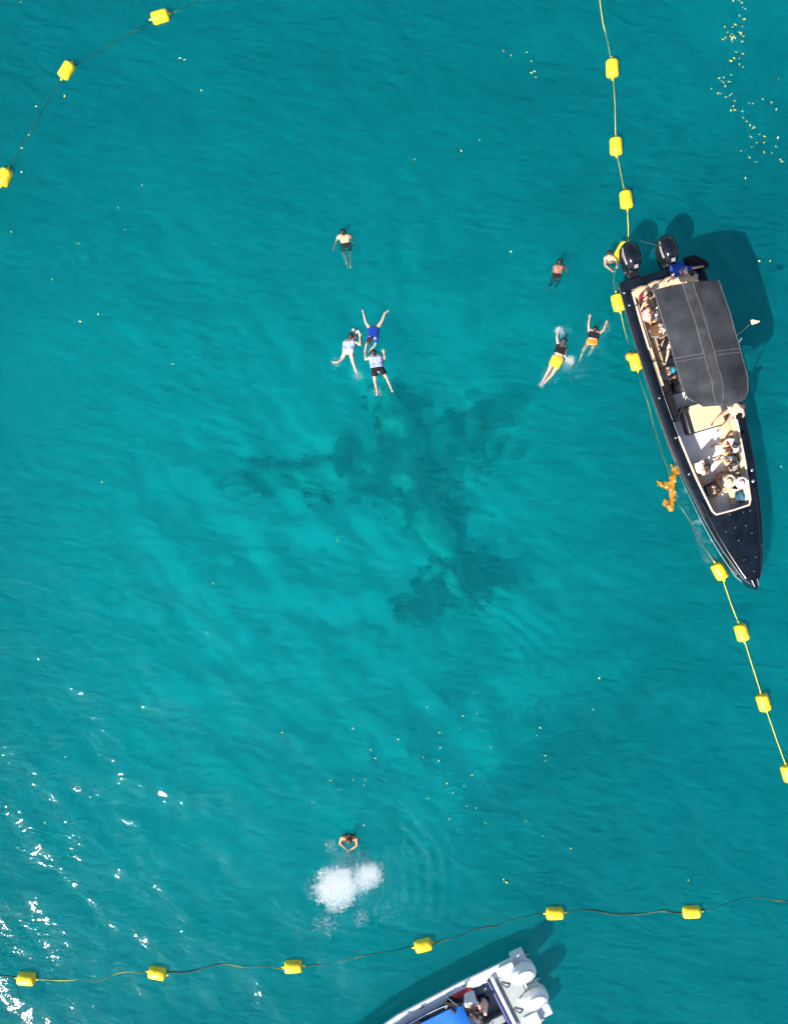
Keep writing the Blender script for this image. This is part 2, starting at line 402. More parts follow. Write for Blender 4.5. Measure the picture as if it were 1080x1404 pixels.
    # clothes follow the body
    for wname, kind, mt in wear:
        c = MB()
        if kind in ('shirt', 'vest', 'top', 'wetback'):
            g = {'shirt': .018, 'vest': .038, 'top': .014, 'wetback': .014}[kind] * s
            lo = {'shirt': 1.0, 'vest': .78, 'top': .55, 'wetback': 1.0}[kind]
            for k, hp in (('sl', 'hl'), ('sr', 'hr')):
                a = J[k].lerp(chest, .30 if kind != 'top' else .38); e = a.lerp(J[hp].lerp(pel, .2), lo); m_ = a.lerp(e, .5)
                c.tube([a + (a - e).normalized() * .05 * s, a, m_, e], [.05 * s, .095 * s + g, .094 * s + g, .104 * s + g], 14)
            c.tube([chest, chest.lerp(pel, lo * .5), chest.lerp(pel, lo)], [.10 * s + g, .106 * s + g, .108 * s + g], 14)
            if kind in ('shirt', 'wetback'):
                c.capsule(J['sl'], .062 * s + g, J['sr'], .062 * s + g)
                for q in 'lr':
                    fr_ = 1.0 if kind == 'wetback' else .6
                    c.tube([J['s' + q].lerp(chest, .2), J['s' + q], J['s' + q].lerp(J['e' + q], fr_)], [.06 * s, .064 * s + g, .052 * s + g * 1.2], 12)
        elif kind in ('shorts', 'brief', 'leggings'):
            g = {'shorts': .02, 'brief': .01, 'leggings': .012}[kind] * s
            tl = {'shorts': .55, 'brief': .14, 'leggings': 1.0}[kind]
            upv = (chest - pel).normalized()
            c.tube([pel + upv * .13 * s, pel, pel - upv * .06 * s], [.10 * s + g, .115 * s + g, .10 * s + g], 14)
            for q in 'lr':
                hp = J['h' + q]; kn = J['k' + q]
                a0 = hp + upv * .12 * s
                c.tube([a0, hp, hp.lerp(kn, tl * .6), hp.lerp(kn, tl)], [.085 * s + g, .097 * s + g, .088 * s + g * 1.4, (.084 - .026 * tl) * s + g * (1.7 if kind == 'shorts' else 1)], 14)
                if kind == 'leggings':
                    an = J['a' + q]; c.tube([kn, kn.lerp(an, .3), kn.lerp(an, .95)], [.066 * s, .066 * s, .048 * s], 12)
        elif kind == 'band':
            for q, t0 in (('l', .50), ('r', .50)):
                for dt in (0, .16):
                    a = J['s' + q].lerp(chest, .3).lerp(J['h' + q].lerp(pel, .2), t0 + dt); bb = a + (pel - chest).normalized() * .028 * s
                    c.tube([a, bb], [.146 * s, .146 * s], 14)
        remeshed(c, wname, mt, root, .014, 3)
    if hat is not None:
        hm, hr_, _ = hat
        rot = up.to_track_quat('Z', 'Y').to_matrix()
        pr = [(.02, .135), (.06, .13), (.10, .115), (.105, .10), (.02, .095), (.0, .12), (hr_ * .8, .03), (hr_, .02), (hr_, .012), (.1, .01)]
        prof = [(.004, .17), (.05, .165), (.085, .145), (.1, .10), (.105, .055), (hr_ * .7, .045), (hr_, .025), (hr_, .012), (hr_ * .7, .03), (.095, .04)]
        rs = [[hc + (rot @ Vector((a * math.cos(q), a * math.sin(q), z - .0))) * s for q in [2 * math.pi * k / 24 for k in range(24)]] for a, z in prof]
        hat_o = MB().rings(rs, True, True, False).build('sun_hat', hm, root, 40)
    return root

def swimmer(px, z, face=(0, 0, -1), **kw):
    """px: joints as pixels; z: heights of the same joints"""
    J = {k: W(p[0], p[1], z.get(k, z.get('all', 0))) for k, p in px.items()}
    return person(J, face, **kw)

G_SWIM = None
swimmer(dict(head=(470, 318.5), sl=(464.6, 324), sr=(479, 324), hl=(470.2, 338), hr=(478, 337), el=(460.8, 330.5), wl=(458.6, 338), er=(484, 328.5), wr=(486.5, 335),
             kl=(471, 348.5), kr=(480, 347), al=(475.4, 361), ar=(480.4, 360)),
        dict(head=.12, sl=.02, sr=.02, hl=-.10, hr=-.12, el=-.10, er=-.20, wl=-.10, wr=-.35, kl=-.25, kr=-.45, al=-.55, ar=-.42), (0, .3, -1),
        label='lone bare-backed swimmer in black shorts floating away from the others', skin='tan', wear=[('shorts', 'shorts', CL['black'])])
swimmer(dict(head=(505.6, 468.5), sl=(516.5, 463.5), sr=(505.2, 461), hl=(517, 450), hr=(507.2, 450.5), el=(513.5, 474.5), wl=(506.5, 480.5), er=(501.5, 475), wr=(500.6, 482),
             kl=(524, 439), kr=(501, 441.5), al=(527.5, 429.5), ar=(498.6, 431.5)),
        dict(head=.16, sl=.06, sr=.06, hl=-.06, hr=-.06, el=.02, er=.02, wl=.0, wr=.0, kl=-.02, kr=-.04, al=.01, ar=.0), (0, -.4, -1), s=.86,
        toes={'l': (.8, .5, 0), 'r': (-.3, 1, 0)}, hair=HAIR_B, long_hair=.12,
        label='swimmer in a royal blue suit with legs spread, facing two vest wearers', wear=[('swim_shirt', 'shirt', CL['royal']), ('shorts', 'brief', CL['royal'])])
swimmer(dict(head=(480.8, 461.5), sl=(473.2, 468.5), sr=(485.5, 466.8), hl=(473.2, 482.5), hr=(480.8, 482.5), el=(486.5, 465.5), wl=(485, 456), er=(493.6, 473), wr=(493.2, 461.5),
             kl=(468, 493), kr=(484.3, 498), al=(463.2, 496), ar=(489.2, 512.5)),
        dict(head=.14, sl=.06, sr=.06, hl=.0, hr=.0, el=.0, er=.03, wl=.08, wr=.06, kl=-.04, kr=-.02, al=.03, ar=-.06), (.1, .1, -1),
        toes={'l': (-1, 0, 0), 'r': (.5, -.8, -.2)},
        label='swimmer in white shorts and pale lavender life vest with thin blue belts', wear=[('life_vest', 'vest', CL['lavender']), ('belt', 'band', CL['royal']), ('shorts', 'brief', CL['white'])])
swimmer(dict(head=(512.2, 483.5), sl=(508, 489.5), sr=(520.6, 488.5), hl=(513, 508), hr=(522.5, 506.5), el=(501, 493), wl=(500.6, 485), er=(527.8, 491.5), wr=(526, 484.5),
             kl=(514, 522.5), kr=(530.5, 519), al=(516.2, 534), ar=(535, 530)),
        dict(head=.14, sl=.06, sr=.06, hl=.02, hr=.0, el=.02, er=.0, wl=.02, wr=.02, kl=-.04, kr=-.04, al=.0, ar=.0), (0, .2, -1),
        toes={'l': (.05, -1, 0), 'r': (.4, -.9, 0)},
        label='swimmer in black shorts with pale lavender life vest trimmed in blue', wear=[('life_vest', 'vest', CL['lavender']), ('belt', 'band', CL['blue']), ('shorts', 'shorts', CL['black'])])
swimmer(dict(head=(766.8, 359.5), sl=(760.4, 365.5), sr=(770.6, 366.5), hl=(759.8, 379), hr=(766, 379.5), el=(757.5, 372), wl=(758, 379), er=(774.8, 363.5), wr=(776.2, 371),
             kl=(756.5, 387), kr=(764, 388), al=(752.5, 393), ar=(761, 394.5)),
        dict(head=.15, sl=.05, sr=.05, hl=-.06, hr=-.10, el=-.12, er=-.08, wl=-.3, wr=-.35, kl=-.25, kr=-.5, al=-.45, ar=-.9), (.2, .6, -1),
        label='swimmer with bare tanned back and black leggings, floating alone near the black boat', skin='dark', wear=[('leggings', 'leggings', CL['black'])])
swimmer(dict(head=(772.4, 467.2), sl=(764.8, 471.8), sr=(774.6, 477.3), hl=(759.5, 492), hr=(767.3, 494.5), el=(763, 462), wl=(765, 453.5), er=(773.2, 487), wr=(777, 492.5),
             kl=(751.6, 508.5), kr=(756.5, 513), al=(744.3, 521.5), ar=(747.3, 523.5)),
        dict(head=.15, sl=.06, sr=.06, hl=.03, hr=.03, el=.08, er=.03, wl=.04, wr=-.03, kl=-.02, kr=-.02, al=-.04, ar=-.04), (.3, .2, -1), long_hair=.2,
        label='swimmer in bright yellow orange shorts and black top doing front crawl', wear=[('crop_top', 'top', CL['black']), ('shorts', 'shorts', CL['orange'])])
swimmer(dict(head=(815.2, 451.2), sl=(807.6, 454), sr=(820.6, 457.2), hl=(806.8, 469.5), hr=(815, 470.3), el=(806.3, 445), wl=(808, 436), er=(827, 452.3), wr=(830.3, 444),
             kl=(799.5, 479.5), kr=(810.8, 479.6), al=(796, 488.5), ar=(806.8, 486)),
        dict(head=.14, sl=.05, sr=.05, hl=-.02, hr=-.02, el=.04, er=.04, wl=.02, wr=.02, kl=-.18, kr=-.3, al=-.32, ar=-.65), (0, .4, -1),
        label='swimmer in black shirt and orange briefs with both arms raised ahead', wear=[('shirt', 'top', CL['black']), ('briefs', 'brief', CL['deeporange'])])
swimmer(dict(head=(835, 348), sl=(829.2, 354), sr=(841, 353.2), hl=(833, 360), hr=(839, 360.5), el=(829.5, 364), wl=(837.6, 370.5), er=(845, 358.5), wr=(845.5, 365),
             kl=(834, 366), kr=(840, 366), al=(834, 362), ar=(840, 362)),
        dict(head=.42, sl=.2, sr=.2, hl=-.3, hr=-.3, el=.3, er=.3, wl=.72, wr=.72, kl=-.62, kr=-.62, al=-1.0, ar=-1.0), (.4, -1, .2),
        label='bare-chested swimmer clinging to the stern corner of the black boat', wear=[('shorts', 'shorts', CL['navy'])])
swimmer(dict(head=(478.6, 1152.5), sl=(468.5, 1148.5), sr=(488.5, 1149.5), hl=(476, 1147), hr=(483.5, 1147.5), el=(466, 1156), wl=(472.5, 1162), er=(489, 1159), wr=(480, 1165),
             kl=(475, 1150), kr=(486, 1151), al=(475, 1145), ar=(487, 1145)),
        dict(head=.30, sl=.1, sr=.1, hl=-.42, hr=-.42, el=.06, er=.06, wl=.03, wr=.03, kl=-.75, kr=-.75, al=-1.15, ar=-1.15), (-.1, -1, -.4), skin='deep', s=1.12,
        label='tanned swimmer in a black top beside a patch of white foam', hair=HAIR_B, wear=[('top', 'top', CL['black']), ('shorts', 'brief', CL['black'])])
# camera held by the vest wearer
cm = empty('waterproof_camera', W(489.5, 455, .06), R(20), 'small white waterproof camera held up by the swimmer in white shorts', 'camera')
MB().box((0, 0, 0), (.16, .09, .07)).build('case', WHITE, cm, bevel=.015)
MB().tube([(0, .045, 0), (0, .075, 0)], .03, 12).build('lens', BLACK, cm)

# ------------------------------------------------------------------ boats
def interp(tab, u):
    for (a, x), (b, y) in zip(tab, tab[1:]):
        if u <= b:
            t = max(0, (u - a) / (b - a)); t = t
            return x + (y - x) * t
    return tab[-1][1]
class Frame:
    def __init__(s, p0, p1):
        s.o = Vector((p0.x, p0.y, 0)); d = p1 - p0; s.L = math.hypot(d.x, d.y); s.rz = math.atan2(d.y, d.x)
        s.m = Matrix.Translation(s.o) @ Matrix.Rotation(s.rz, 4, 'Z'); s.i = s.m.inverted()
    def px(s, x, y, z): return s.i @ W(x, y, z)
    def w(s, u, v, z): return s.m @ Vector((u, v, z))

def hull_parts(root, L, beam, sheer, keel, us, hull_m, deck_m, c0, c1, side, floor_z, liner_m, floor_m, trim_m, inset_front=0.0, trim_r=.035, stripe_m=None, flare=1.0):
    """outer shell, deck ring round the cockpit, liner, floor and coaming in boat axes (u to the bow)"""
    b = lambda u: interp(beam, u)
    sz = lambda u: interp(sheer, u)
    rows = []
    for u in us:
        bb = max(b(u), .012); s_ = sz(u); k = interp(keel, u)
        half = [(bb, s_), (bb * 1.01, s_ - .09), (bb * .985, s_ - .12), (bb * (1 - .07 * flare), .32 + .1 * (u / L) ** 3), (bb * (1 - .14 * flare), .08 + .25 * (u / L) ** 3), (bb * (1 - .20 * flare), .02 + .25 * (u / L) ** 3), (bb * .4, k * .6), (0, k)]
        rows.append([(u, y, z) for y, z in half] + [(u, -y, z) for y, z in half[-2::-1]])
    mb = MB().sheet(rows)
    mb.add(rows[0], [tuple(range(len(rows[0])))])
    mb.build('hull', hull_m, root, 40, fix=False)
    # thin spray rail along the chine
    for sg in (-1, 1):
        pts = [(u, sg * (b(u) * (1 - .13 * flare) + .012), .09 + .25 * (u / L) ** 3) for u in us if u < L - .05]
        MB().tube(pts, .014, 6).build('spray_rail', stripe_m or deck_m, root)
    w = lambda u: max(.05, b(u) - side)
    zc = lambda u: sz(u) + .03
    # side decks
    ku = [c0 + (c1 - c0) * i / 24 for i in range(25)]
    for sg in (-1, 1):
        MB().sheet([[(u, sg * b(u), sz(u)), (u, sg * (b(u) - .06), zc(u)), (u, sg * (w(u) + .03), zc(u) + .012), (u, sg * w(u), zc(u))] for u in ku]).build('side_deck', deck_m, root)
    fu = [c1 + (L - .005 - c1) * i / 14 for i in range(15)]
    def full(u):
        bb = max(b(u), .012); return [(u, bb * t, sz(u) + (.03 + .09 * (1 - t * t)) * min(1, bb)) for t in (-1, -.93, -.8, -.5, -.25, 0, .25, .5, .8, .93, 1)]
    MB().sheet([full(u) for u in fu]).build('foredeck', deck_m, root)
    MB().sheet([[(u, b(u) * t, zc(u) - (.03 if abs(t) == 1 else 0)) for t in (-1, -.95, -.5, 0, .5, .95, 1)] for u in (0, c0 * .5, c0)]).build('stern_deck', deck_m, root)
    outl = [(u, w(u)) for u in ku] + [(u, -w(u)) for u in reversed(ku)]
    n = len(outl)
    MB().rings([[(u, v, zc(u) + .02) for u, v in outl], [(u, v * .985, floor_z - .05) for u, v in outl]], True, False, False).build('liner', liner_m, root)
    MB().sheet([[(u, w(u) * t, floor_z) for t in (-1, -.5, 0, .5, 1)] for u in ku]).build('cockpit_floor', floor_m, root)
    return b, sz, w, zc

FB = Frame(W(905, 371, .95), W(1037, 809, 1.2))
BL = FB.L
boat = empty('motor_boat', FB.o, FB.rz, 'long black speedboat with black canopy, tan cushions and many passengers', 'boat')
beam = [(0, 1.50), (1.5, 1.53), (2.9, 1.51), (4.5, 1.46), (5.9, 1.38), (7.3, 1.24), (8.6, 1.03), (9.4, .86), (10.0, .70), (10.6, .50), (11.1, .33), (BL - .25, .12), (BL, .0)]
sheer = [(0, .92), (5, .95), (8, 1.03), (BL, 1.2)]
keel = [(0, -.40), (8, -.38), (10, -.2), (11.3, .35), (BL, .95)]
us = [BL * i / 44 for i in range(45)]
C0, C1 = .36, 8.75
b1, sz1, w1, zc1 = hull_parts(boat, BL, beam, sheer, keel, us, BLACK_GEL, BLACK_DECK, C0, C1, .34, .34, FLOOR_W, FLOOR_W, TAN_TRIM, stripe_m=mat('pale_rail', (.14, .19, .21), .5))
def rail(pts, r, name, m, parent, n=8): return MB().tube(pts, r, n).build(name, m, parent)
# tan coaming: forward cockpit ring, stern corner
def cpt(u, sg, dz=.05): return Vector((u, sg * w1(u), zc1(u) + dz))
uu = [5.75 + (C1 - 5.75) * i / 16 for i in range(17)]
front = [cpt(u, -1) for u in uu[:-1]] + [Vector((C1 - .02, -w1(C1) + .06, zc1(C1) + .05)), Vector((C1, 0, zc1(C1) + .07)), Vector((C1 - .02, w1(C1) - .06, zc1(C1) + .05))] + [cpt(u, 1) for u in reversed(uu[:-1])]
rail(front, .035, 'coaming', TAN_TRIM, boat)
uu = [C0 + .1 + (2.45 - C0) * i / 10 for i in range(11)]
rail([cpt(u, -1) for u in uu], .035, 'coaming', TAN_TRIM, boat)
# stripe of red paint and steel rub line on the hull side
for sg in (-1, 1):
    k = [4.3 + 2.3 * i / 16 for i in range(17)]
    MB().sheet([[(u, sg * (b1(u) * (.985 - .055 * t) + .012), (sz1(u) - .16) + (.42 - sz1(u) + .16) * t) for t in (.05, .42 + .3 * (u - 4.3) / 2.3)] for u in k]).build('hull_stripe', RED, boat)
    rail([(u, sg * (b1(u) * 1.005 + .018), sz1(u) - .045) for u in us if u < BL - .1], .013, 'rub_rail', mat('rub_rail', (.05, .06, .065), .45), boat, 6)
# foredeck spine ridges
for sg in (-1, 1):
    rail([(u, sg * b1(u) * .86, sz1(u) + .04 + .02 * b1(u)) for u in [8.2 + (BL - .5 - 8.2) * i / 14 for i in range(15)]], .022, 'deck_ridge', BLACK_GEL, boat, 6)
# fittings
cleat = None
def fitting(px, py, z=None, r=.028):
    p = FB.px(px, py, 1.12)
    zz = sz1(p.x) + (.03 + .09 * (1 - min(1, abs(p.y) / max(.05, b1(p.x))) ** 2) * min(1, b1(p.x)))
    if p.x < C1: zz = zc1(p.x) + .01
    rs = [[(p.x + a * math.cos(q), p.y + a * math.sin(q), zz + h) for q in [math.pi * k / 4 for k in range(8)]] for a, h in ((r, -.01), (r, .02), (r * .6, .035))]
    MB().rings(rs).build('deck_fitting', METAL, boat)
for (x, y) in ((683, 517), (775, 502), (820, 492), (720, 605), (790, 592), (655, 630), (775, 820), (855, 803), (897, 722), (840, 897), (830, 640), (740, 690)): fitting(860 + x / 4.909, 600 + y / 4.909)
for (x, y) in ((852, 218), (860, 292)): fitting(860 + x / 4.909 - 2.5, 600 + y / 4.909, r=.055)
for (x, y) in ((864, 417), (857, 400), (927, 600), (945, 650), (905, 545)): fitting(x, y, r=.04)
# cleats at bow
for sg in (-1, 1):
    MB().tube([(11.25, sg * .10, 1.27), (11.5, sg * .07, 1.28)], .018, 8).tube([(11.33, sg * .09, 1.2), (11.33, sg * .09, 1.28)], .014, 6).tube([(11.43, sg * .08, 1.2), (11.43, sg * .08, 1.28)], .014, 6).build('cleat', METAL, boat)
# benches and cushions
def cushion(c, d, name='cushion', m=TAN, parent=None, rz=0, bevel=.05):
    o = MB().box((0, 0, 0), d).build(name, m, parent or boat, bevel=bevel); o.location = c; o.rotation_euler = (0, 0, rz); o.modifiers['bevel'].segments = 3; return o
def side_bench(sg, u0, u1, wd):
    n = 12; ul = [u0 + (u1 - u0) * i / n for i in range(n + 1)]
    MB().sheet([[(u, sg * (w1(u) - .03), .62), (u, sg * (w1(u) - .06), .66), (u, sg * (w1(u) - wd + .04), .66), (u, sg * (w1(u) - wd), .62)] for u in ul], .14).build('bench_cushion', TAN, boat, 60)
    MB().sheet([[(u, sg * (w1(u) - .04), .48), (u, sg * (w1(u) - wd + .03), .48)] for u in ul], .24).build('bench_base', FLOOR_W, boat)
    MB().sheet([[(u, sg * (w1(u) - .01), .95), (u, sg * (w1(u) - .12), .95)] for u in ul], .26).build('bench_backrest', TAN, boat, 60)
side_bench(1, 5.7, 8.6, .50); side_bench(-1, 7.2, 8.6, .42); side_bench(-1, .85, 3.9, .50); side_bench(1, 1.2, 3.9, .5)
# stern bench and its rolled back
for v0, v1 in ((-1.08, -.42), (-.38, .30), (.34, 1.05)):
    cushion((.80, (v0 + v1) / 2, .60), (.56, v1 - v0, .16), 'stern_cushion')
for v0, v1 in ((-1.14, -.62), (-.60, -.02), (.0, .58), (.60, 1.12)):
    MB().tube(spline([(.46 + .10 * abs(v0) ** 2, v0, .95), (.43 + .05 * ((v0 + v1) / 2) ** 2, (v0 + v1) / 2, .99), (.46 + .10 * abs(v1) ** 2, v1, .95)], 4), .155, 10).build('back_bolster', TAN, boat)
cushion((.80, 0, .42), (.5, 2.1, .36), 'stern_bench_base', BLACK, bevel=.02)
# seat in front of the console, with black base
ps = FB.px(965, 572, .85)
cushion((ps.x - .05, ps.y + .02, .50), (1.02, 1.36, .56), 'seat_base', BLACK, bevel=.09)
cushion((ps.x - .0, ps.y + .10, .83), (.82, 1.12, .13), 'seat_cushion')
cushion((ps.x - .45, ps.y + .08, 1.0), (.14, 1.05, .34), 'seat_backrest')
# console, wheel, windscreen
cx = 3.85
con = MB().add([(cx - .5, -.62, .2), (cx - .5, .62, .2), (cx - .45, .58, 1.25), (cx - .45, -.58, 1.25), (cx + .45, -.62, .2), (cx + .45, .62, .2), (cx + .2, .58, 1.3), (cx + .2, -.58, 1.3)],
               [(0, 1, 2, 3), (4, 7, 6, 5), (3, 2, 6, 7), (0, 4, 5, 1), (1, 5, 6, 2), (0, 3, 7, 4)]).build('console', BLACK, boat, bevel=.05)
glass = mat('smoked_screen', (.01, .012, .014), .05, var=.2)
MB().sheet([[(cx + .22, v, 1.3), (cx + .02 - .0, v * .95, 1.78)] for v in [-.58 + 1.16 * i / 8 for i in range(9)]], .012).build('windscreen', glass, boat)
MB().tube([(cx - .52, -.2 + .17 * math.cos(q), 1.15 + .17 * math.sin(q)) for q in [2 * math.pi * k / 20 for k in range(21)]], .014, 6).build('steering_wheel', BLACK, boat)
for v in (-.42, .28): cushion((2.75, v, .66), (.5, .55, .9), 'helm_seat', BLACK, bevel=.07)
# dark step and hatch on the left of the console
cushion((4.5, -.92, .62), (1.5, .30, .55), 'side_locker', BLACK, bevel=.04)
# canopy
CZ = 2.75
rows_px = [((896, 397), (986, 384)), ((908, 435), (999, 426)), ((921, 480), (1011, 466)), ((930, 512), (1020, 500)), ((936, 530), (1025, 527)), ((944, 546), (1021, 545)), ((966, 557), (1002, 556))]
Ls = spline([FB.px(*a, CZ) for a, _ in rows_px], 3); Rs = spline([FB.px(*c, CZ) for _, c in rows_px], 3)
def can_pt(i, t, dz=0):
    a, c = Ls[i], Rs[i]; p = a.lerp(c, t)
    e = i / (len(Ls) - 1)
    sag = .022 * math.sin(t * 9 + e * 7) * math.sin(e * 23) + .018 * math.sin(e * 31 + t * 3) - .03 * (1 - abs(math.sin(e * math.pi * 2.5)))
    return Vector((p.x + (.05 * (1 - (2 * t - 1) ** 2) * (-1 if i == 0 else 0)), p.y, CZ + .16 * (1 - (2 * t - 1) ** 2) - .05 * abs(2 * e - 1) ** 4 + sag + dz - (.10 if i == len(Ls) - 1 else 0)))
TT = [k / 14 for k in range(15)]
can = MB().sheet([[can_pt(i, t) for t in TT] for i in range(len(Ls))], .03).build('canopy', CANVAS, boat, 60)
MB().sheet([[can_pt(i, t, .008) for t in (.42, .46, .5, .54, .58)] for i in range(len(Ls))]).build('centre_strip', CANVAS_F, can, 60)
SEAM = mat('seam_tape', (.10, .095, .10), .8, var=.2)
def can_f(fi, t, dz):
    i = int(fi); return can_pt(i, t, dz).lerp(can_pt(i + 1, t, dz), fi - i)
for fi in (6.9, 7.35):
    for t0, t1 in ((.0, .41), (.59, 1.0)):
        k = [t0 + (t1 - t0) * j / 18 for j in range(19)]
        MB().sheet([[can_f(fi + e, t, .014) for e in (0, .07)] for t in k]).build('seam', SEAM, can, 60)
for t in (.42, .58):
    MB().sheet([[can_pt(i, t - .006, .012), can_pt(i, t + .006, .012)] for i in range(len(Ls))]).build('seam', SEAM, can, 60)
for side_t in (0, 1):
    MB().tube([can_pt(i, side_t, -.01) for i in range(len(Ls) - 2)], .022, 6).build('edge_piping', mat('piping', (.06, .06, .065), .7), can)
# canopy frame
for sg, t in ((-1, .04), (1, .96)):
    for i_, u in ((1, .95), (8, 3.0), (13, 5.2)):
        top = can_pt(min(i_, len(Ls) - 1), t, -.05)
        rail([(u, sg * (w1(u) + .05), zc1(u)), (u + .02, sg * (w1(u) + .02), zc1(u) + .6), tuple(top)], .022, 'post', DARKM, boat)
for i_ in (1, 8, 13):
    rail([can_pt(i_, t, -.05) for t in (.02, .25, .5, .75, .98)], .02, 'canopy_bow', DARKM, boat)
for sg in (-1, 1):
    rail([can_pt(13, .04 if sg < 0 else .96, -.05), (4.3, sg * (w1(4.3) + .03), zc1(4.3))], .018, 'brace', DARKM, boat)

# ---- outboard motors
def outboard(parent, loc, m_cowl, m_leg, decal=None, ring=False, tilt=0.0, sx=1.0):
    r = empty('outboard_motor', loc); r.parent = parent
    return r
def build_outboard(name, m_cowl, m_leg, loc, decal, ring, label, group, frame, sc=1.0):
    r = empty(name, frame.w(*loc), frame.rz, label, 'outboard motor', group)
    # axes: +x to the bow; the cowl overhangs aft
    prof = [(-.56, .02, .62, .80), (-.53, .15, .52, .88), (-.42, .25, .42, .98), (-.22, .305, .36, 1.06), (0, .31, .34, 1.09), (.20, .28, .36, 1.05), (.36, .21, .42, .95), (.45, .11, .52, .84), (.48, .02, .62, .74)]
    rs = []
    for x, hw, z0, z1 in prof:
        ring_ = []
        for q in range(20):
            a = 2 * math.pi * q / 20; cs, sn = math.cos(a), math.sin(a)
            y = hw * math.copysign(abs(cs) ** .75, cs); z = (z0 + z1) / 2 + (z1 - z0) / 2 * math.copysign(abs(sn) ** .8, sn)
            ring_.append((x * sc, y * sc, z * sc))
        rs.append(ring_)
    cowl = MB().rings(rs).build('cowl', m_cowl, r, 50)
    MB().sheet([[(x * sc, hw * 1.02 * sg * sc, (z0 + .04) * sc) for sg in (-1, -.5, .5, 1)] for x, hw, z0, z1 in prof[1:-1]], .05).build('cowl_base', m_leg, r, 40)
    if decal:
        for sg in (-1, 1):
            MB().sheet([[(x * sc, sg * (hw * f_ + .006) * sc, (z1 - (z1 - .72) * g) * sc + .0) for f_, g in ((.90, .34), (.99, .72))] for x, hw, z1 in ((-.38, .26, .98), (-.22, .305, 1.04), (-.05, .31, 1.05), (.12, .295, 1.03), (.22, .27, 1.0))]).build('decal', decal, cowl, 60)
        MB().sheet([[(x * sc, y * sc, (z + .012) * sc) for y in (-.07, 0, .07)] for x, z in ((.33, .97), (.38, .93), (.43, .87))]).build('badge', GREY_STRIPE, cowl, 60)
        for y0 in (-.09, .05):
            rail([(x * sc, (y0 + .05 * x) * sc, (z + .004) * sc) for x, z in ((-.30, 1.03), (-.12, 1.075), (.06, 1.08), (.2, 1.045))], .012, 'vent_ridge', m_cowl, cowl, 6)
    if ring:
        pts = []
        for k in range(25):
            a = R(-110 + 220 * k / 24); x = -.04 - .36 * math.cos(a); y = .20 * math.sin(a)
            hw_ = np.interp(x, [p_[0] for p_ in prof], [p_[1] for p_ in prof]); za = np.interp(x, [p_[0] for p_ in prof], [p_[2] for p_ in prof]); zb = np.interp(x, [p_[0] for p_ in prof], [p_[3] for p_ in prof])
            cs = min(1, abs(y) / max(hw_, .01)) ** (1 / .75); z = (za + zb) / 2 + (zb - za) / 2 * math.sqrt(max(0, 1 - cs * cs)) ** .8 + .004
            pts.append((x * sc, y * sc, z * sc))
        rail(pts, .022, 'cowl_rim', mat('cowl_grey', (.30, .31, .34), .35), cowl, 6)
    MB().rings([[(x * sc, y * sc, z * sc) for x, y in ((-.26, -.07), (.1, -.1), (.26, -.06), (.26, .06), (.1, .1), (-.26, .07))] for z in (.45, .1, -.25)]).build('leg', m_leg, r, 30)
    MB().tube([(-.3, 0, -.38), (-.1, 0, -.36), (.3, 0, -.36), (.42, 0, -.36)], [.06, .09, .085, .02], 12).box((0, 0, -.28), (.4, .05, .2)).box((-.05, 0, -.2), (.55, .28, .02)).build('gearcase', m_leg, r, 40)
    pm = MB().tube([(-.3, 0, -.38), (-.44, 0, -.38)], [.055, .03], 10)
    for k in range(3):
        a = 2 * math.pi * k / 3; ro = Matrix.Rotation(a, 3, 'X')
        pm.add([ro @ Vector((-.36 + dx, dy, .03 + dz)) + Vector((0, 0, -.38)) for dx, dy, dz in ((-.03, -.02, 0), (.03, .02, 0), (.05, .09, .12), (.01, .06, .17), (-.05, -.07, .12))], [(0, 1, 2, 3, 4)])
    pm.build('propeller', METAL, r)
    MB().box((.36, 0, .46), (.26, .34, .36)).build('bracket', m_leg, r, bevel=.03)
    return r
GO = None
for px_, py_, lab in ((868.5, 349.5, 'black outboard motor at the stern corner where the swimmer clings'), (919.5, 340.5, 'black outboard motor behind the passenger in the blue shirt')):
    p = FB.px(px_, py_, 1.45)
    build_outboard('outboard_motor', BLACK_GEL, BLACK, (p.x, p.y, .42), GREY_STRIPE, False, lab, 'outboard motors of the black boat', FB, 1.0)
    MB().box((-.14, p.y, .62), (.34, .42, .42)).build('motor_bracket', BLACK, boat, bevel=.04)
q0, q1 = FB.px(880, 331, 1.4), FB.px(907, 337, 1.4)
tag(MB().tube(spline([W(878, 330, 1.35), W(892, 334, 1.3), W(908, 338, 1.35)], 5), .02, 6).build('tie_line', ROPE_D), 'dark line running between the two black outboard motors', 'rope')
# black gear bag on the stern corner
pb = FB.px(953, 366, 1.0)
bag = empty('gear_bag', FB.w(.12, pb.y, .95), FB.rz + R(60), 'black slumped gear bag on the stern corner beside the blue shirt', 'bag')
bb = MB(); 
bb.ellipsoid((0, 0, .14), (.44, .23, .17), 20, 12)
o = bb.build('bag_body', CL['black'], bag, 60)
for v in o.data.vertices: v.co += Vector(v.co).normalized() * .10 * noise.noise(Vector(v.co) * 5)
MB().tube(spline([(-.3, -.1, .28), (-.15, -.2, .42), (.15, -.2, .42), (.3, -.1, .28)], 4), .016, 6).build('strap', BLACK, bag)
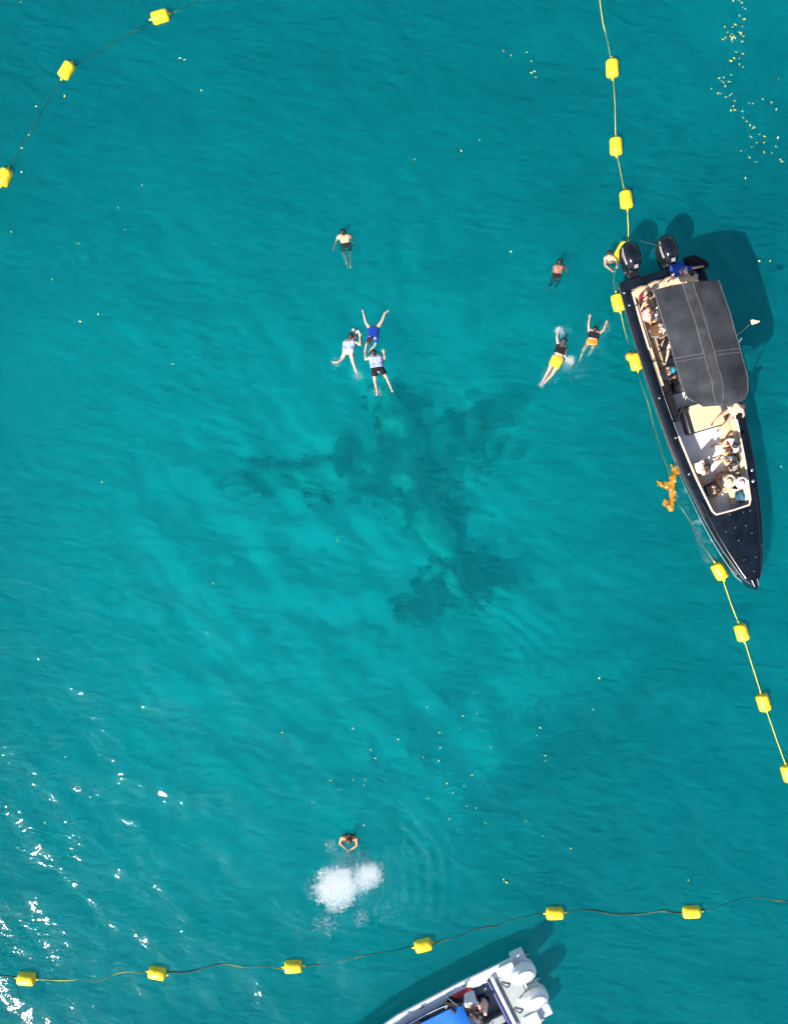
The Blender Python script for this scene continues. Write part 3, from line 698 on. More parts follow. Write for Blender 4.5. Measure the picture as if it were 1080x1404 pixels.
# pennant on a slim pole
pp0, pp1 = W(1013, 468, 2.0), W(1034, 439, 2.9)
fl = empty('pennant', pp0, 0, 'small orange and white pennant on a slim pole leaning off the black boat', 'flag')
base_w = FB.w(3.25, w1(3.25) + .12, zc1(3.25)) - pp0
tip = pp1 - pp0
MB().tube([base_w, base_w.lerp(tip, .5), tip], [.012, .010, .007], 8).build('pole', METAL, fl)
MB().tube([Vector((0, 0, 0)) - tip * .04, tip * .16], .03, 8).build('grip', WHITE, fl)
fr = []
for i in range(9):
    t = i / 8; w_ = .22 * (1 - .55 * t)
    fr.append([tip + Vector((-.13 + .30 * t, .02 * math.sin(t * 5), -.02 + .02 * math.sin(t * 7))), tip + Vector((-.06 + .22 * t, -w_ * .62, -.10 + .03 * math.sin(t * 6 + 1)))])
MB().sheet(fr, .004).build('flag_cloth', mat('pennant_cloth', (.80, .66, .45), .7, col2=(.85, .30, .08), scale=3), fl, 60)

# ---- white boat
FW = Frame(W(724, 1357, .8), W(724 - 195 * 1.62, 1357 + 97 * 1.62, .8))
WL = FW.L
wboat = empty('motor_boat', FW.o, FW.rz, 'white speedboat with bright blue canopy and white motors', 'boat')
wbeam = [(0, 1.22), (2, 1.28), (4.5, 1.25), (6, 1.05), (7.2, .7), (8.0, .36), (WL - .2, .12), (WL, 0)]
WL = FW.L
wus = [WL * i / 36 for i in range(37)]
bw, sw, ww, zw = hull_parts(wboat, WL, wbeam, [(0, .76), (5, .84), (WL, 1.1)], [(0, -.35), (5.5, -.32), (7, -.1), (8, .4), (WL, .9)], wus, WHITE, WHITE, 1.0, 6.3, .40, .2, NAVY, GREYW, WHITE, stripe_m=WHITE, flare=2.1)
# splash well aft, with raised bulkhead and navy bolster
cw = lambda c, d, name, m, bev=.03, rz=0: cushion(c, d, name, m, wboat, rz, bev)
cw((.50, 0, .805), (.82, 1.7, .05), 'splash_well', GREYW, .02)
cw((.95, 0, .86), (.12, 2.05, .22), 'bulkhead', WHITE, .03)
cw((1.10, 0, .72), (.14, 1.95, .42), 'bulkhead_padding', NAVY, .05)
for sg in (-1, 1):
    cw((-.15, sg * 1.0, .45), (.52, .42, .5), 'stern_pod', WHITE, .05)
    cw((.34, sg * .98, .86), (.55, .44, .14), 'stern_locker', WHITE, .04)
    MB().tube([(.15, sg * 1.10, .87), (.05, sg * 1.14, .92), (-.1, sg * 1.15, .87)], .014, 6).build('cleat', METAL, wboat)
    for u in (1.9, 3.6):
        MB().tube([(u - .1, sg * (bw(u) - .10), .93), (u + .1, sg * (bw(u) - .10), .93)], .016, 6).tube([(u, sg * (bw(u) - .10), .85), (u, sg * (bw(u) - .10), .93)], .016, 6).build('cleat', DARKM, wboat)
    rail([(1.2 + 4.8 * i / 12, sg * (ww(1.2 + 4.8 * i / 12) + .0), zw(1.2 + 4.8 * i / 12) + .02) for i in range(13)], .03, 'navy_trim', NAVY, wboat)
    cw((2.4, sg * .64, .48), (2.4, .36, .32), 'side_bench', GREYW, .05)
cw((2.9, .0, .52), (.6, 1.0, .6), 'helm_bench', WHITE, .06); cw((4.3, 0, .75), (.7, 1.0, 1.1), 'console', WHITE, .08)
# blue canopy
WZ = 1.38
crn = FW.px(630, 1377, WZ)
u0 = crn.x - .05
cr = []
for i in range(13):
    t = i / 12; u = u0 + 3.1 * t
    hw = abs(crn.y) * (1 - .18 * max(0, 1 - t * 6) ** 2 - .1 * max(0, t * 4 - 3) ** 2)
    cr.append([(u + (.12 * (1 - math.cos(k / 12 * math.pi * 2)) * 0), crn.y * 0 + hw * (2 * k / 12 - 1) + .0, WZ + .15 * (1 - (2 * k / 12 - 1) ** 2) - .12 * max(0, 1 - t * 9) - .12 * max(0, t * 9 - 8) + .006 * math.sin(k * 1.7 + i * 2.1)) for k in range(13)])
wc = MB().sheet(cr, .03).build('canopy', BLUE_CANVAS, wboat, 60)
for u_ in (u0 + .15, u0 + 2.9):
    for sg in (-1, 1):
        rail([(u_, sg * .9, WZ + .0), (u_ + (.3 if u_ < u0 + 1 else -.3), sg * (bw(u_) - .12), .9)], .02, 'post', METAL, wboat)
for sg in (-1, 1):
    rail(spline([(u0 + .55, sg * .98, WZ - .06), (u0 + .5, sg * .98, 1.22), (u0 + 1.0, sg * 1.0, 1.18), (u0 + 1.9, sg * .98, 1.18), (u0 + 2.4, sg * .98, WZ - .06)], 5), .02, 'grab_rail', mat('white_tube', (.75, .75, .75), .3), wboat)
for (px_, py_, lab) in ((716, 1342, 'white outboard motor nearest the boat side that faces the yellow buoy line'), (733, 1377, 'white outboard motor on the far side of the stern from the buoy line')):
    p = FW.px(px_, py_, 1.35)
    build_outboard('outboard_motor', WHITE_COWL, WHITE_COWL, (p.x, p.y, .33), None, True, lab, 'outboard motors of the white boat', FW, .98)
    MB().box((-.12, p.y, .52), (.30, .36, .4)).build('motor_bracket', WHITE, wboat, bevel=.04)
for y_ in (-.52, .48):
    rail(spline([(.76, y_ - .14, .87), (.6, y_ + .05, .93), (.4, y_ - .02, .87), (.15, y_ + .12, .92), (-.12, y_ + .1, .98)], 5), .026, 'motor_hose', HOSE, wboat)
wfloat = empty('life_ring_bag', FW.w(2.2, -.93, .75), FW.rz, 'red bag on the side bench of the white boat', 'bag')
MB().ellipsoid((0, 0, .06), (.5, .13, .11), 18, 10).build('bag_body', mat('red_bag', (.5, .04, .03), .7, bump=.3, bscale=12), wfloat)

# ------------------------------------------------------------------ passengers
def sitter(frame, u, v, seat, face_deg, label, lean=.05, turn=0, twist=0, knees=.45, spread=.12, arms='lap', head_tilt=(.04, 0), recl=0, s=1.0, legs='down', **kw):
    """seated figure in boat axes; face_deg measured from the bow"""
    def T(x, y, z):
        a = R(face_deg); return frame.w(u + x * math.cos(a) - y * math.sin(a), v + x * math.sin(a) + y * math.cos(a), seat + z)
    z0 = .10 * s
    ch = Vector((lean - recl * .42, 0, z0 + .47 * s * math.cos(max(abs(lean), recl) * .9)))
    J = dict(hl=T(0, .09 * s, z0), hr=T(0, -.09 * s, z0), sl=T(ch.x, .175 * s, ch.z), sr=T(ch.x, -.175 * s, ch.z),
             head=T(ch.x + head_tilt[0] + lean * .35 - recl * .12, head_tilt[1], ch.z + .235 * s))
    if legs == 'down':
        J.update(kl=T(.42 * s, .09 + spread, z0 + .02), kr=T(.42 * s, -.09 - spread, z0 + .02), al=T(.44 * s, .09 + spread, z0 - .38 * s), ar=T(.44 * s, -.09 - spread, z0 - .38 * s))
        toes = {q: T(1, 0, 0) - T(0, 0, 0) for q in 'lr'}
    elif legs == 'out':
        J.update(kl=T(.42 * s, .10 + spread * .5, z0 + .06), kr=T(.42 * s, -.10 - spread * .5, z0 + .03), al=T(.82 * s, .10 + spread * .4, z0 - .05), ar=T(.82 * s, -.10 - spread * .4, z0 - .05))
        toes = {q: T(.5, 0, 1) - T(0, 0, 0) for q in 'lr'}
    else:   # crossed
        J.update(kl=T(.30 * s, .30, z0 + .04), kr=T(.30 * s, -.30, z0 + .04), al=T(.30 * s, -.10, z0), ar=T(.36 * s, .10, z0))
        toes = {'l': T(.2, -1, 0) - T(0, 0, 0), 'r': T(.2, 1, 0) - T(0, 0, 0)}
    for q, sg in (('l', 1), ('r', -1)):
        a = arms if isinstance(arms, str) else arms[0 if q == 'l' else 1]
        if a == 'lap': J['e' + q] = T(ch.x + .08, sg * .26 * s, z0 + .22 * s); J['w' + q] = T(ch.x + .30, sg * .15, z0 + .12)
        elif a == 'side': J['e' + q] = T(ch.x - .04, sg * .33 * s, z0 + .22 * s); J['w' + q] = T(ch.x - .02, sg * .42 * s, z0 + .0)
        elif a == 'out': J['e' + q] = T(ch.x + .10, sg * .40 * s, z0 + .38 * s); J['w' + q] = T(ch.x + .16, sg * .64 * s, z0 + .33 * s)
        elif a == 'up': J['e' + q] = T(ch.x + .14, sg * .26 * s, z0 + .28 * s); J['w' + q] = T(ch.x + .24, sg * .14, z0 + .50 * s)
    fd = T(1, 0, -.25 if lean > .1 else (.35 if recl else -.1)) - T(0, 0, 0)
    return person({k: v_ for k, v_ in J.items()}, fd, label, kw.pop('group', 'passengers on the black boat'), s=s, toes=toes, base=T(0, 0, 0), **kw)
def seat_px(frame, px, py, z):
    p = frame.px(px, py, z); return p.x, p.y
# black boat, stern and left side
u, v = seat_px(FB, 925, 373, 1.0)
sitter(FB, .02, v, .98, 12, 'passenger in a blue shirt hunched over on the stern edge of the black boat', lean=.30, arms='out', head_tilt=(.12, .1), skin='pink', wear=[('shirt', 'shirt', CL['blue']), ('shorts', 'shorts', CL['navy'])])
SHIN = .70
u, v = seat_px(FB, 877, 404, 1.1)
sitter(FB, u + .1, v, SHIN, 70, 'dark-haired passenger in dark shorts on the bench corner under the stern cushion', lean=.12, skin='tan', wear=[('shorts', 'shorts', CL['black']), ('top', 'top', CL['maroon'])], legs='down', arms=('lap', 'side'))
u, v = seat_px(FB, 884, 432, 1.1)
sitter(FB, u, v, SHIN, 80, 'passenger in a pink top on the bench beside the canopy', lean=.08, skin='tan', hair=HAIR_B, wear=[('top', 'top', CL['pink']), ('shorts', 'brief', CL['maroon'])], arms='lap')
u, v = seat_px(FB, 892, 449, 1.15)
sitter(FB, u + .1, v + .1, SHIN, 75, 'passenger in a blue and white cap beside the canopy with hands in lap', lean=.16, skin='tan', wear=[('shirt', 'shirt', CL['brown']), ('shorts', 'shorts', CL['grey'])], hat=(mat('cap_blue_white', (.01, .03, .30), .7, col2=(.75, .75, .78), scale=7), .14, 0), arms='lap')
u, v = seat_px(FB, 903, 470, 1.15)
sitter(FB, u, v + .22, SHIN, 48, 'passenger in black reaching one bare arm out over the side locker', lean=.18, skin='pink', wear=[('shirt', 'top', CL['black']), ('shorts', 'shorts', CL['black'])], arms=('lap', 'out'))
u, v = seat_px(FB, 913, 510, 1.3)
sitter(FB, u, v - .02, .90, 85, 'passenger in a teal cap sitting on the locker by the console', lean=.05, skin='brown', wear=[('shirt', 'shirt', CL['black']), ('shorts', 'shorts', CL['navy'])], hat=(CL['teal'], .13, 0), arms='lap', s=.95)
# black boat, bow
BEN = .67
u, v = seat_px(FB, 1011, 566, 1.1)
sitter(FB, u - .12, v - .12, .86, -62, 'sunbather with reddish hair leaning back on the bow bench cushion, legs stretched', recl=.22, lean=0, skin='fair', hair=HAIR_B, legs='out', arms='side', wear=[('swimwear', 'brief', CL['cream'])], head_tilt=(0, 0))
u, v = seat_px(FB, 1008, 608, 1.1)
sitter(FB, u, v + .05, BEN, -80, 'passenger in a white shirt on the bow bench cushion', lean=.15, skin='tan', wear=[('shirt', 'shirt', CL['white']), ('shorts', 'shorts', CL['maroon'])], hair=HAIR, arms='lap')
u, v = seat_px(FB, 1010, 632, 1.1)
sitter(FB, u, v + .05, BEN, -85, 'curly-haired passenger in a charcoal shirt on the bow bench', lean=.22, skin='tan', wear=[('shirt', 'shirt', CL['grey']), ('shorts', 'shorts', CL['black'])], arms='up')
u, v = seat_px(FB, 1000, 660, 1.0)
sitter(FB, u, v + .05, .45, -100, 'passenger in a wide brown straw hat seated near the bow', lean=.1, skin='tan', wear=[('top', 'top', CL['cream']), ('shorts', 'brief', CL['black'])], hat=(mat('straw_brown', (.16, .09, .05), .8, col2=(.62, .55, .42), scale=5), .235, 0), legs='crossed')
u, v = seat_px(FB, 1016, 662, 1.1)
sitter(FB, u, v, BEN, -100, 'passenger in a wide pink sun hat near the bow', lean=.06, skin='fair', wear=[('top', 'top', CL['teal']), ('shorts', 'shorts', CL['navy'])], hat=(mat('straw_pink', (.55, .24, .34), .8, col2=(.72, .52, .55), scale=4), .225, 0), s=.92)
u, v = seat_px(FB, 957, 643, 1.1)
sitter(FB, u - .05, v, BEN, 80, 'passenger in a cream shirt on the bow bench opposite the sun hats', lean=.12, skin='brown', wear=[('shirt', 'shirt', CL['cream']), ('shorts', 'shorts', CL['brown'])], arms='lap')
u, v = seat_px(FB, 971, 672, 1.1)
sitter(FB, u + .02, v + .02, BEN, 85, 'passenger all in black at the forward corner of the bow cockpit', lean=.12, skin='brown', wear=[('shirt', 'shirt', CL['black']), ('shorts', 'leggings', CL['black'])], arms='lap', s=.95)
# loose things in the bow
bagb = empty('beach_bag', FB.w(8.38, .52, .68), FB.rz + R(10), 'dark teal beach bag at the foot of the pink sun hat', 'bag')
o = MB().ellipsoid((0, 0, .14), (.24, .2, .16), 16, 10).build('bag_body', mat('teal_bag', (.01, .03, .06), .7, col2=(.02, .14, .22), scale=8, bump=.3), bagb)
MB().tube(spline([(-.15, -.1, .22), (-.08, -.2, .34), (.08, -.2, .34), (.15, -.1, .22)], 4), .014, 6).build('strap', CL['black'], bagb)
tw = empty('towel', FB.w(8.3, .0, .26), FB.rz + R(6), 'pale grey towel hanging over the cockpit front', 'towel')
MB().sheet([[(-.35 + .07 * i, .16 * (k - 2) / 2, .02 + .03 * math.sin(i * 1.3 + k)) for k in range(5)] for i in range(11)], .02).build('cloth', CL['lilac'] if False else CL['grey'], tw, 60)
fs = empty('flip_flop', FB.w(7.55, -.28, .226), FB.rz + R(80), 'single dark sandal lying on the white cockpit floor', 'sandal')
MB().ellipsoid((0, 0, .015), (.15, .055, .016), 16, 6).build('sole', CL['maroon'], fs); MB().tube(spline([(-.0, -.05, .02), (.06, 0, .05), (-.0, .05, .02)], 4), .01, 6).build('strap', CL['black'], fs)
# white boat
GW = 'passengers on the white boat'
u, v = seat_px(FW, 643, 1362, .95)
sitter(FW, u, v, .62, 70, 'passenger in a loose white shirt on the white boat', lean=.28, skin='tan', wear=[('shirt', 'shirt', CL['white']), ('shorts', 'shorts', CL['brown'])], group=GW)
u, v = seat_px(FW, 667, 1376, 1.0)
sitter(FW, u, v, .62, 10, 'passenger with bare sunburnt shoulders by the stern padding of the white boat', lean=.2, skin='pink', wear=[('shorts', 'shorts', CL['navy'])], group=GW, arms='lap')
u, v = seat_px(FW, 621, 1372, 1.0)
sitter(FW, u, v, .5, 60, 'dark-haired passenger in black beside the blue canopy of the white boat', lean=.1, skin='brown', wear=[('shirt', 'top', CL['black']), ('shorts', 'shorts', CL['teal'])], group=GW)
u, v = seat_px(FW, 645, 1400, 1.0)
sitter(FW, u, v, .62, 100, 'passenger in a white top between the canopy and the stern bulkhead', lean=.1, skin='tan', wear=[('shirt', 'shirt', CL['white']), ('shorts', 'shorts', CL['black'])], group=GW)

# ------------------------------------------------------------------ buoys and ropes
def make_buoy():
    r = empty('buoy', (0, 0, 0))
    prof = [(-.315, .06), (-.31, .13), (-.29, .19), (-.25, .222), (-.10, .226), (.10, .226), (.25, .222), (.29, .19), (.31, .13), (.315, .06)]
    MB().rings([[(x, a * math.cos(q), a * math.sin(q)) for q in [2 * math.pi * k / 24 for k in range(24)]] for x, a in prof]).build('float', YEL, r, 40)
    for sg in (-1, 1):
        MB().tube([(sg * .30, 0, 0), (sg * .36, 0, -.005), (sg * .42, 0, -.015)], [.05, .038, .02], 10).build('collar', YEL, r)
    return r
proto = make_buoy(); nb = 0
def buoy(px, py, ang, label, group, zc=.03, pitch=None):
    global nb
    o = proto if nb == 0 else copy_tree(proto)
    nb += 1
    o.location = W(px, py, zc + random.uniform(-.03, .03)); o.rotation_euler = (random.uniform(0, 6), random.uniform(-.09, .09) if pitch is None else pitch, R(ang))
    tag(o, label, 'buoy', group); return o
GL, GRR, GBB = 'buoys of the corner line', 'buoys of the line past the black boat', 'buoys of the line past the white boat'
LCOM = 'yellow barrel buoy on the dark rope cutting the far corner'
for x, y, a in ((220, 23, 18), (92, 97, 58), (7, 243, 65)): buoy(x, y, a, LCOM, GL)
for x, y, a, lab in ((839, 94, 93, 'third'), (844, 201, 92, 'second'), (858, 274, 95, 'first')):
    buoy(x, y, a, lab + ' open-water yellow buoy along the rope astern of the black boat motors', GRR)
buoy(853, 344, 62, 'yellow barrel buoy wedged between the clinging swimmer and a black motor', GRR, zc=.15)
buoy(847, 415, 103, 'yellow barrel buoy floating alone against the hull of the black boat', GRR)
buoy(871, 496, 104, 'yellow barrel buoy beside a small orange float at the black hull', GRR)
buoy(986, 783, 118, 'yellow barrel buoy closest to the pointed bow of the black boat', GRR)
for x, y, lab in ((1016, 867, 'second'), (1046, 963, 'third'), (1080, 1060, 'fourth')): buoy(x, y, 107, lab + ' yellow buoy from the black bow along the taut yellow rope', GRR)
for x, y, a, lab in ((37, 1342, -3, 'yellow buoy among sun glints, fourth along the slack rope from the white motors'), (216, 1334, -9, 'yellow buoy third along the slack rope ahead of the white boat side'), (402, 1325, 2, 'yellow buoy on the slack rope closest to the foam patch'),
                     (580, 1296, 12, 'yellow buoy on the slack rope right off the white boat side'), (760, 1252, 1, 'yellow buoy on the slack rope right off the white motors'), (947, 1250, 4, 'last yellow buoy on the slack rope, far behind the white motors')): buoy(x, y, a, lab, GBB)
ob = empty('small_float', W(863.5, 489, .04), 0, 'small orange-brown ball float tied beside a yellow buoy', 'float')
MB().ellipsoid((0, 0, 0), (.17, .17, .16), 16, 10).build('ball', mat('float_orange', (.65, .33, .02), .5, var=.25, scale=8), ob); MB().tube([(.0, 0, .15), (.0, 0, .2)], .03, 8).build('eyelet', YEL, ob)

def rope(pxs, m, label, wig=.02, r=.021, zamp=.02, z0=-.0, group='ropes of the buoy lines'):
    pts = spline([W(x, y, 0) for x, y in pxs], 14)
    out = []
    for i, p in enumerate(pts):
        n1 = noise.noise(p * .9 + Vector((0, 0, 5))); n2 = noise.noise(p * .6 + Vector((7, 0, 9)))
        out.append(p + Vector((wig * n1 * .6, wig * n1, z0 + zamp * n2)))
    o = MB().tube(out, r, 6).build('rope', m, smooth=60, fix=False)
    return tag(o, label, 'rope', group)
rope([(300, -14), (250, 10), (220, 23), (195, 36), (160, 54), (130, 74), (92, 97), (80, 116), (55, 155), (30, 200), (7, 243), (0, 262)], ROPE_M, 'thin dark rope threading the buoys of the far corner line', .12, .02, .10, -.05)
rope([(820, -20), (826, 30), (834, 65), (839, 94), (842, 130), (843, 170), (844, 201), (850, 236), (858, 274), (860, 300), (860, 328), (853, 344)], mat('rope_yellow_wet', (.06, .09, .04), .8, col2=(.62, .58, .10), scale=.55), 'yellow rope threading the buoys that lead to the black boat motors', .03, .02, .05, .02)
rope([(853, 344), (843, 372), (842, 390), (847, 415), (853, 440), (862, 475), (871, 496), (880, 530), (893, 570), (905, 610), (915, 645), (922, 668), (930, 690), (945, 715), (965, 750), (980, 772), (986, 783)], mat('rope_hull', (.03, .06, .04), .8, col2=(.50, .46, .08), scale=.45, ramp=(.4, .7)), 'slack rope lying along the black hull between its buoys', .06, .018, .08, -.02)
rope([(986, 783), (1000, 825), (1016, 867), (1030, 912), (1046, 963), (1062, 1010), (1080, 1060), (1092, 1100)], ROPE_Y, 'taut yellow rope leading away from the black bow', .01, .021, .01, .04)
rope([(-15, 1339), (37, 1342), (60, 1344), (95, 1342), (130, 1346), (165, 1334), (216, 1334), (250, 1332), (300, 1324), (350, 1323), (402, 1325), (440, 1322), (490, 1312), (530, 1305), (580, 1296), (620, 1286), (670, 1270), (715, 1257), (760, 1252), (800, 1248), (850, 1254), (900, 1251), (947, 1250), (985, 1243), (1020, 1233), (1060, 1233), (1100, 1238)],
     mat('rope_slack', (.012, .024, .016), .85, col2=(.34, .36, .06), scale=.4, ramp=(.5, .72)), 'long slack dark rope threading the buoys past the white boat', .16, .022, .10, -.01)

# ------------------------------------------------------------------ drowned aeroplane
WRK = mat('encrusted_metal', (.14, .175, .16), .9, col2=(.50, .58, .42), scale=.6, bump=.8, bscale=5, ramp=(.40, .60))
WRK_D = mat('encrusted_dark', (.085, .115, .11), .95, col2=(.40, .48, .34), scale=.5, bump=.8, bscale=5, ramp=(.50, .70))
def wpx(x, y, z): return W(x, y, z)
wc_ = W(570, 660, -6.6)
wreck = empty('sunken_aeroplane', wc_, 0, 'encrusted wreck of a small aeroplane lying on the sea floor', 'aeroplane')
def wl(x, y, z): return wpx(x, y, z) - wc_
def rough(o, amp, sc):
    for v in o.data.vertices:
        p = Vector(v.co); v.co = p + Vector((noise.noise(p * sc), noise.noise(p * sc + Vector((9, 0, 0))), noise.noise(p * sc + Vector((0, 9, 0))))) * amp
fu_ = spline([wl(524, 536, -6.2), wl(533, 566, -5.95), wl(545, 605, -5.85), wl(560, 650, -5.9), wl(582, 700, -6.1), (wl(602, 745, -6.3)), wl(618, 785, -6.45), wl(632, 815, -6.5)], 6)
rad = [.25 + .65 * math.sin(min(1, i / 9) * math.pi / 2) if i < 9 else max(.28, .9 - .62 * max(0, (i - 20) / (len(fu_) - 21))) for i in range(len(fu_))]
fo = MB().tube(fu_, rad, 20).build('fuselage', WRK, wreck, 60); rough(fo, .55, .8)
def wing(name, root0, root1, tip0, tip1, zr, zt, thick, m, amp=.38):
    rs = []
    for k in range(15):
        t = k / 14; a = wl(root0[0] + (tip0[0] - root0[0]) * t, root0[1] + (tip0[1] - root0[1]) * t, zr + (zt - zr) * t); c = wl(root1[0] + (tip1[0] - root1[0]) * t, root1[1] + (tip1[1] - root1[1]) * t, zr + (zt - zr) * t)
        th = thick * (1 - .6 * t); jg = noise.noise(Vector((k * .9, zr * 7, root0[0]))) ; c = c.lerp(a, .30 * abs(jg) + .12 * (k % 3 == 1)); a = a.lerp(c, .18 * abs(noise.noise(Vector((k * 1.3, 4, tip0[0])))))
        ring = [a.lerp(c, x) + Vector((0, 0, z * th)) for x, z in ((0, 0), (.06, .5), (.25, .9), (.55, .7), (.85, .3), (1, 0), (.85, -.3), (.55, -.6), (.25, -.7), (.06, -.4))]
        rs.append(ring)
    o = MB().rings(rs).build(name, m, wreck, 60); rough(o, amp, 1.1); return o
wing('wing', (535, 618), (560, 684), (298, 656), (300, 668), -6.15, -6.5, .22, WRK)
wing('wing', (560, 590), (590, 672), (706, 542), (716, 566), -6.15, -6.4, .22, WRK_D)
wing('tailplane', (600, 765), (640, 815), (702, 782), (714, 806), -6.2, -6.4, .14, WRK_D)
wing('tailplane', (612, 785), (640, 835), (538, 838), (552, 856), -6.3, -6.55, .14, WRK_D)
fin = MB(); a_ = wl(606, 760, -6.0); b_ = wl(640, 830, -6.1)
fin.add([a_, b_, b_ + Vector((.12, -.1, 1.3)), a_.lerp(b_, .55) + Vector((.1, 0, 1.3)), a_ + Vector((.1, .03, 0)), b_ + Vector((.1, .03, 0)), b_ + Vector((.22, -.07, 1.3)), a_.lerp(b_, .55) + Vector((.2, .03, 1.3))],
        [(0, 1, 2, 3), (4, 7, 6, 5), (0, 3, 7, 4), (3, 2, 6, 7), (2, 1, 5, 6), (0, 4, 5, 1)])
fin.build('fin', WRK_D, wreck)
for (x, y) in ((470, 632), (648, 592)):
    e = MB().tube([wl(x + 4, y - 34, -6.1), wl(x + 2, y - 20, -6.05), wl(x, y, -6.05), wl(x - 2, y + 25, -6.15)], [.2, .42, .45, .15], 14).build('engine_nacelle', WRK_D, wreck, 60); rough(e, .12, 1.4)
for sg in (-1, 1):
    for k in range(5):
        p = fu_[8 + k * 3]; dirv = (fu_[9 + k * 3] - p).normalized(); lat = Vector((dirv.y, -dirv.x, 0)).normalized() * sg
        r_ = rad[8 + k * 3] * .93; up_ = Vector((0, 0, 1))
        c_ = p + lat * r_ * .80 + up_ * r_ * .58
        MB().add([c_ + dirv * sx * .22 + (up_ * .6 - lat * .6) * sy * .16 + (lat + up_ * .7).normalized() * dz for dz in (0, .05) for sx, sy in ((-1, -1), (1, -1), (1, 1), (-1, 1))], [(0, 1, 2, 3), (4, 5, 6, 7), (0, 1, 5, 4), (1, 2, 6, 5), (2, 3, 7, 6), (3, 0, 4, 7)]).build('window', WRK_D, wreck)

# broken lumps of coral and metal lying round the wreck
def rubble():
    g = random.Random(21); mb = MB()
    spots = [((570, 660), 75, 150), ((440, 648), 40, 60), ((360, 655), 35, 40), ((640, 610), 55, 90), ((690, 570), 25, 25), ((630, 790), 55, 80), ((570, 835), 30, 30), ((540, 560), 40, 60), ((610, 720), 35, 40)]
    for (x, y), sp, n_ in spots:
        for _ in range(int(n_ * 1.6)):
            a, b_ = g.gauss(0, .40) * sp, g.gauss(0, .40) * sp
            p = W(x + a, y + b_, -6.6); z = seabed_z(p.x, p.y); r_ = .05 + .24 * g.random() ** 2
            vs = [Vector(v) * r_ * g.uniform(.6, 1.25) for v in ICO0]
            mb.add([Vector((p.x, p.y, z + r_ * .25)) + Vector((v.x * 1.3, v.y, v.z * .8)) for v in vs], ICF0)
    o = mb.build('coral_rubble', mat('rubble', (.17, .20, .17), .95, col2=(.46, .47, .36), scale=.7, ramp=(.4, .75)), None, 0, fix=False)
    tag(o, 'dark coral lumps strewn over the sand around the sunken aeroplane', 'rubble', kind='stuff')
ICO0 = [(0, 0, 1), (.894, 0, .447), (.276, .851, .447), (-.724, .526, .447), (-.724, -.526, .447), (.276, -.851, .447), (.724, .526, -.447), (-.276, .851, -.447), (-.894, 0, -.447), (-.276, -.851, -.447), (.724, -.526, -.447), (0, 0, -1)]
ICF0 = [(0, 1, 2), (0, 2, 3), (0, 3, 4), (0, 4, 5), (0, 5, 1), (1, 6, 2), (2, 7, 3), (3, 8, 4), (4, 9, 5), (5, 10, 1), (6, 7, 2), (7, 8, 3), (8, 9, 4), (9, 10, 5), (10, 6, 1), (11, 7, 6), (11, 8, 7), (11, 9, 8), (11, 10, 9), (11, 6, 10)]
rubble()

# ------------------------------------------------------------------ seaweed, leaves, foam
sw_m = mat('golden_weed', (.16, .065, .004), .4, col2=(.52, .27, .012), scale=3.5, bump=.4)
wd_ = empty('seaweed_clump', W(920, 672, 0), 0, 'golden brown seaweed clump drifting against the black hull', 'seaweed')
def wdl(x, y, z=0): return W(x, y, z) - W(920, 672, 0)
rng = random.Random(4)
stalks = [[(926, 642), (923.5, 652), (922, 661), (921, 670), (920.5, 678), (920, 688), (919, 697)], [(904, 662), (909, 665), (915, 667), (920, 671)], [(909.5, 690), (913, 692.5), (918, 694)], [(922, 641), (924, 650)], [(930, 646), (925, 652)], [(917, 664), (921, 658), (924, 651)]]
for st in stalks:
    pts = spline([wdl(x, y, .03) for x, y in st], 5)
    MB().tube(pts, [.05 + .02 * math.sin(i) for i in range(len(pts))], 7).build('stem', sw_m, wd_)
bl_ = MB()
for st, rr in ((stalks[0], (.07, .10, .09, .12, .11, .10, .13, .14)), (stalks[1], (.06, .09, .12, .10)), (stalks[2], (.06, .09, .12)), (stalks[5], (.08, .1, .08))):
    for (p, q), ra, rb in zip(zip(st, st[1:]), rr, rr[1:]): bl_.capsule(wdl(*p, .0), ra, wdl(*q, .0), rb)
lump = remeshed(bl_, 'holdfast', sw_m, wd_, .025, 2)
for st in stalks:
    pts = spline([wdl(x, y, .07) for x, y in st], 3)
    for i, p in enumerate(pts):
        for _ in range(2):
            a = rng.uniform(0, 6.28); L_ = rng.uniform(.08, .16); wv = L_ * .36
            d = Vector((math.cos(a), math.sin(a), rng.uniform(-.25, .15))); l_ = Vector((-d.y, d.x, rng.uniform(-.4, .4))) * wv
            q = p + Vector((rng.uniform(-.05, .05), rng.uniform(-.05, .05), rng.uniform(-.02, .03)))
            MB().add([q, q + d * L_ * .4 + l_, q + d * L_ * .4 - l_, q + d * L_ * .8 + l_ * .7 + Vector((0, 0, .02)), q + d * L_ * .8 - l_ * .7, q + d * L_], [(0, 2, 1), (1, 2, 4, 3), (3, 4, 5)]).build('frond', sw_m, wd_, fix=False)

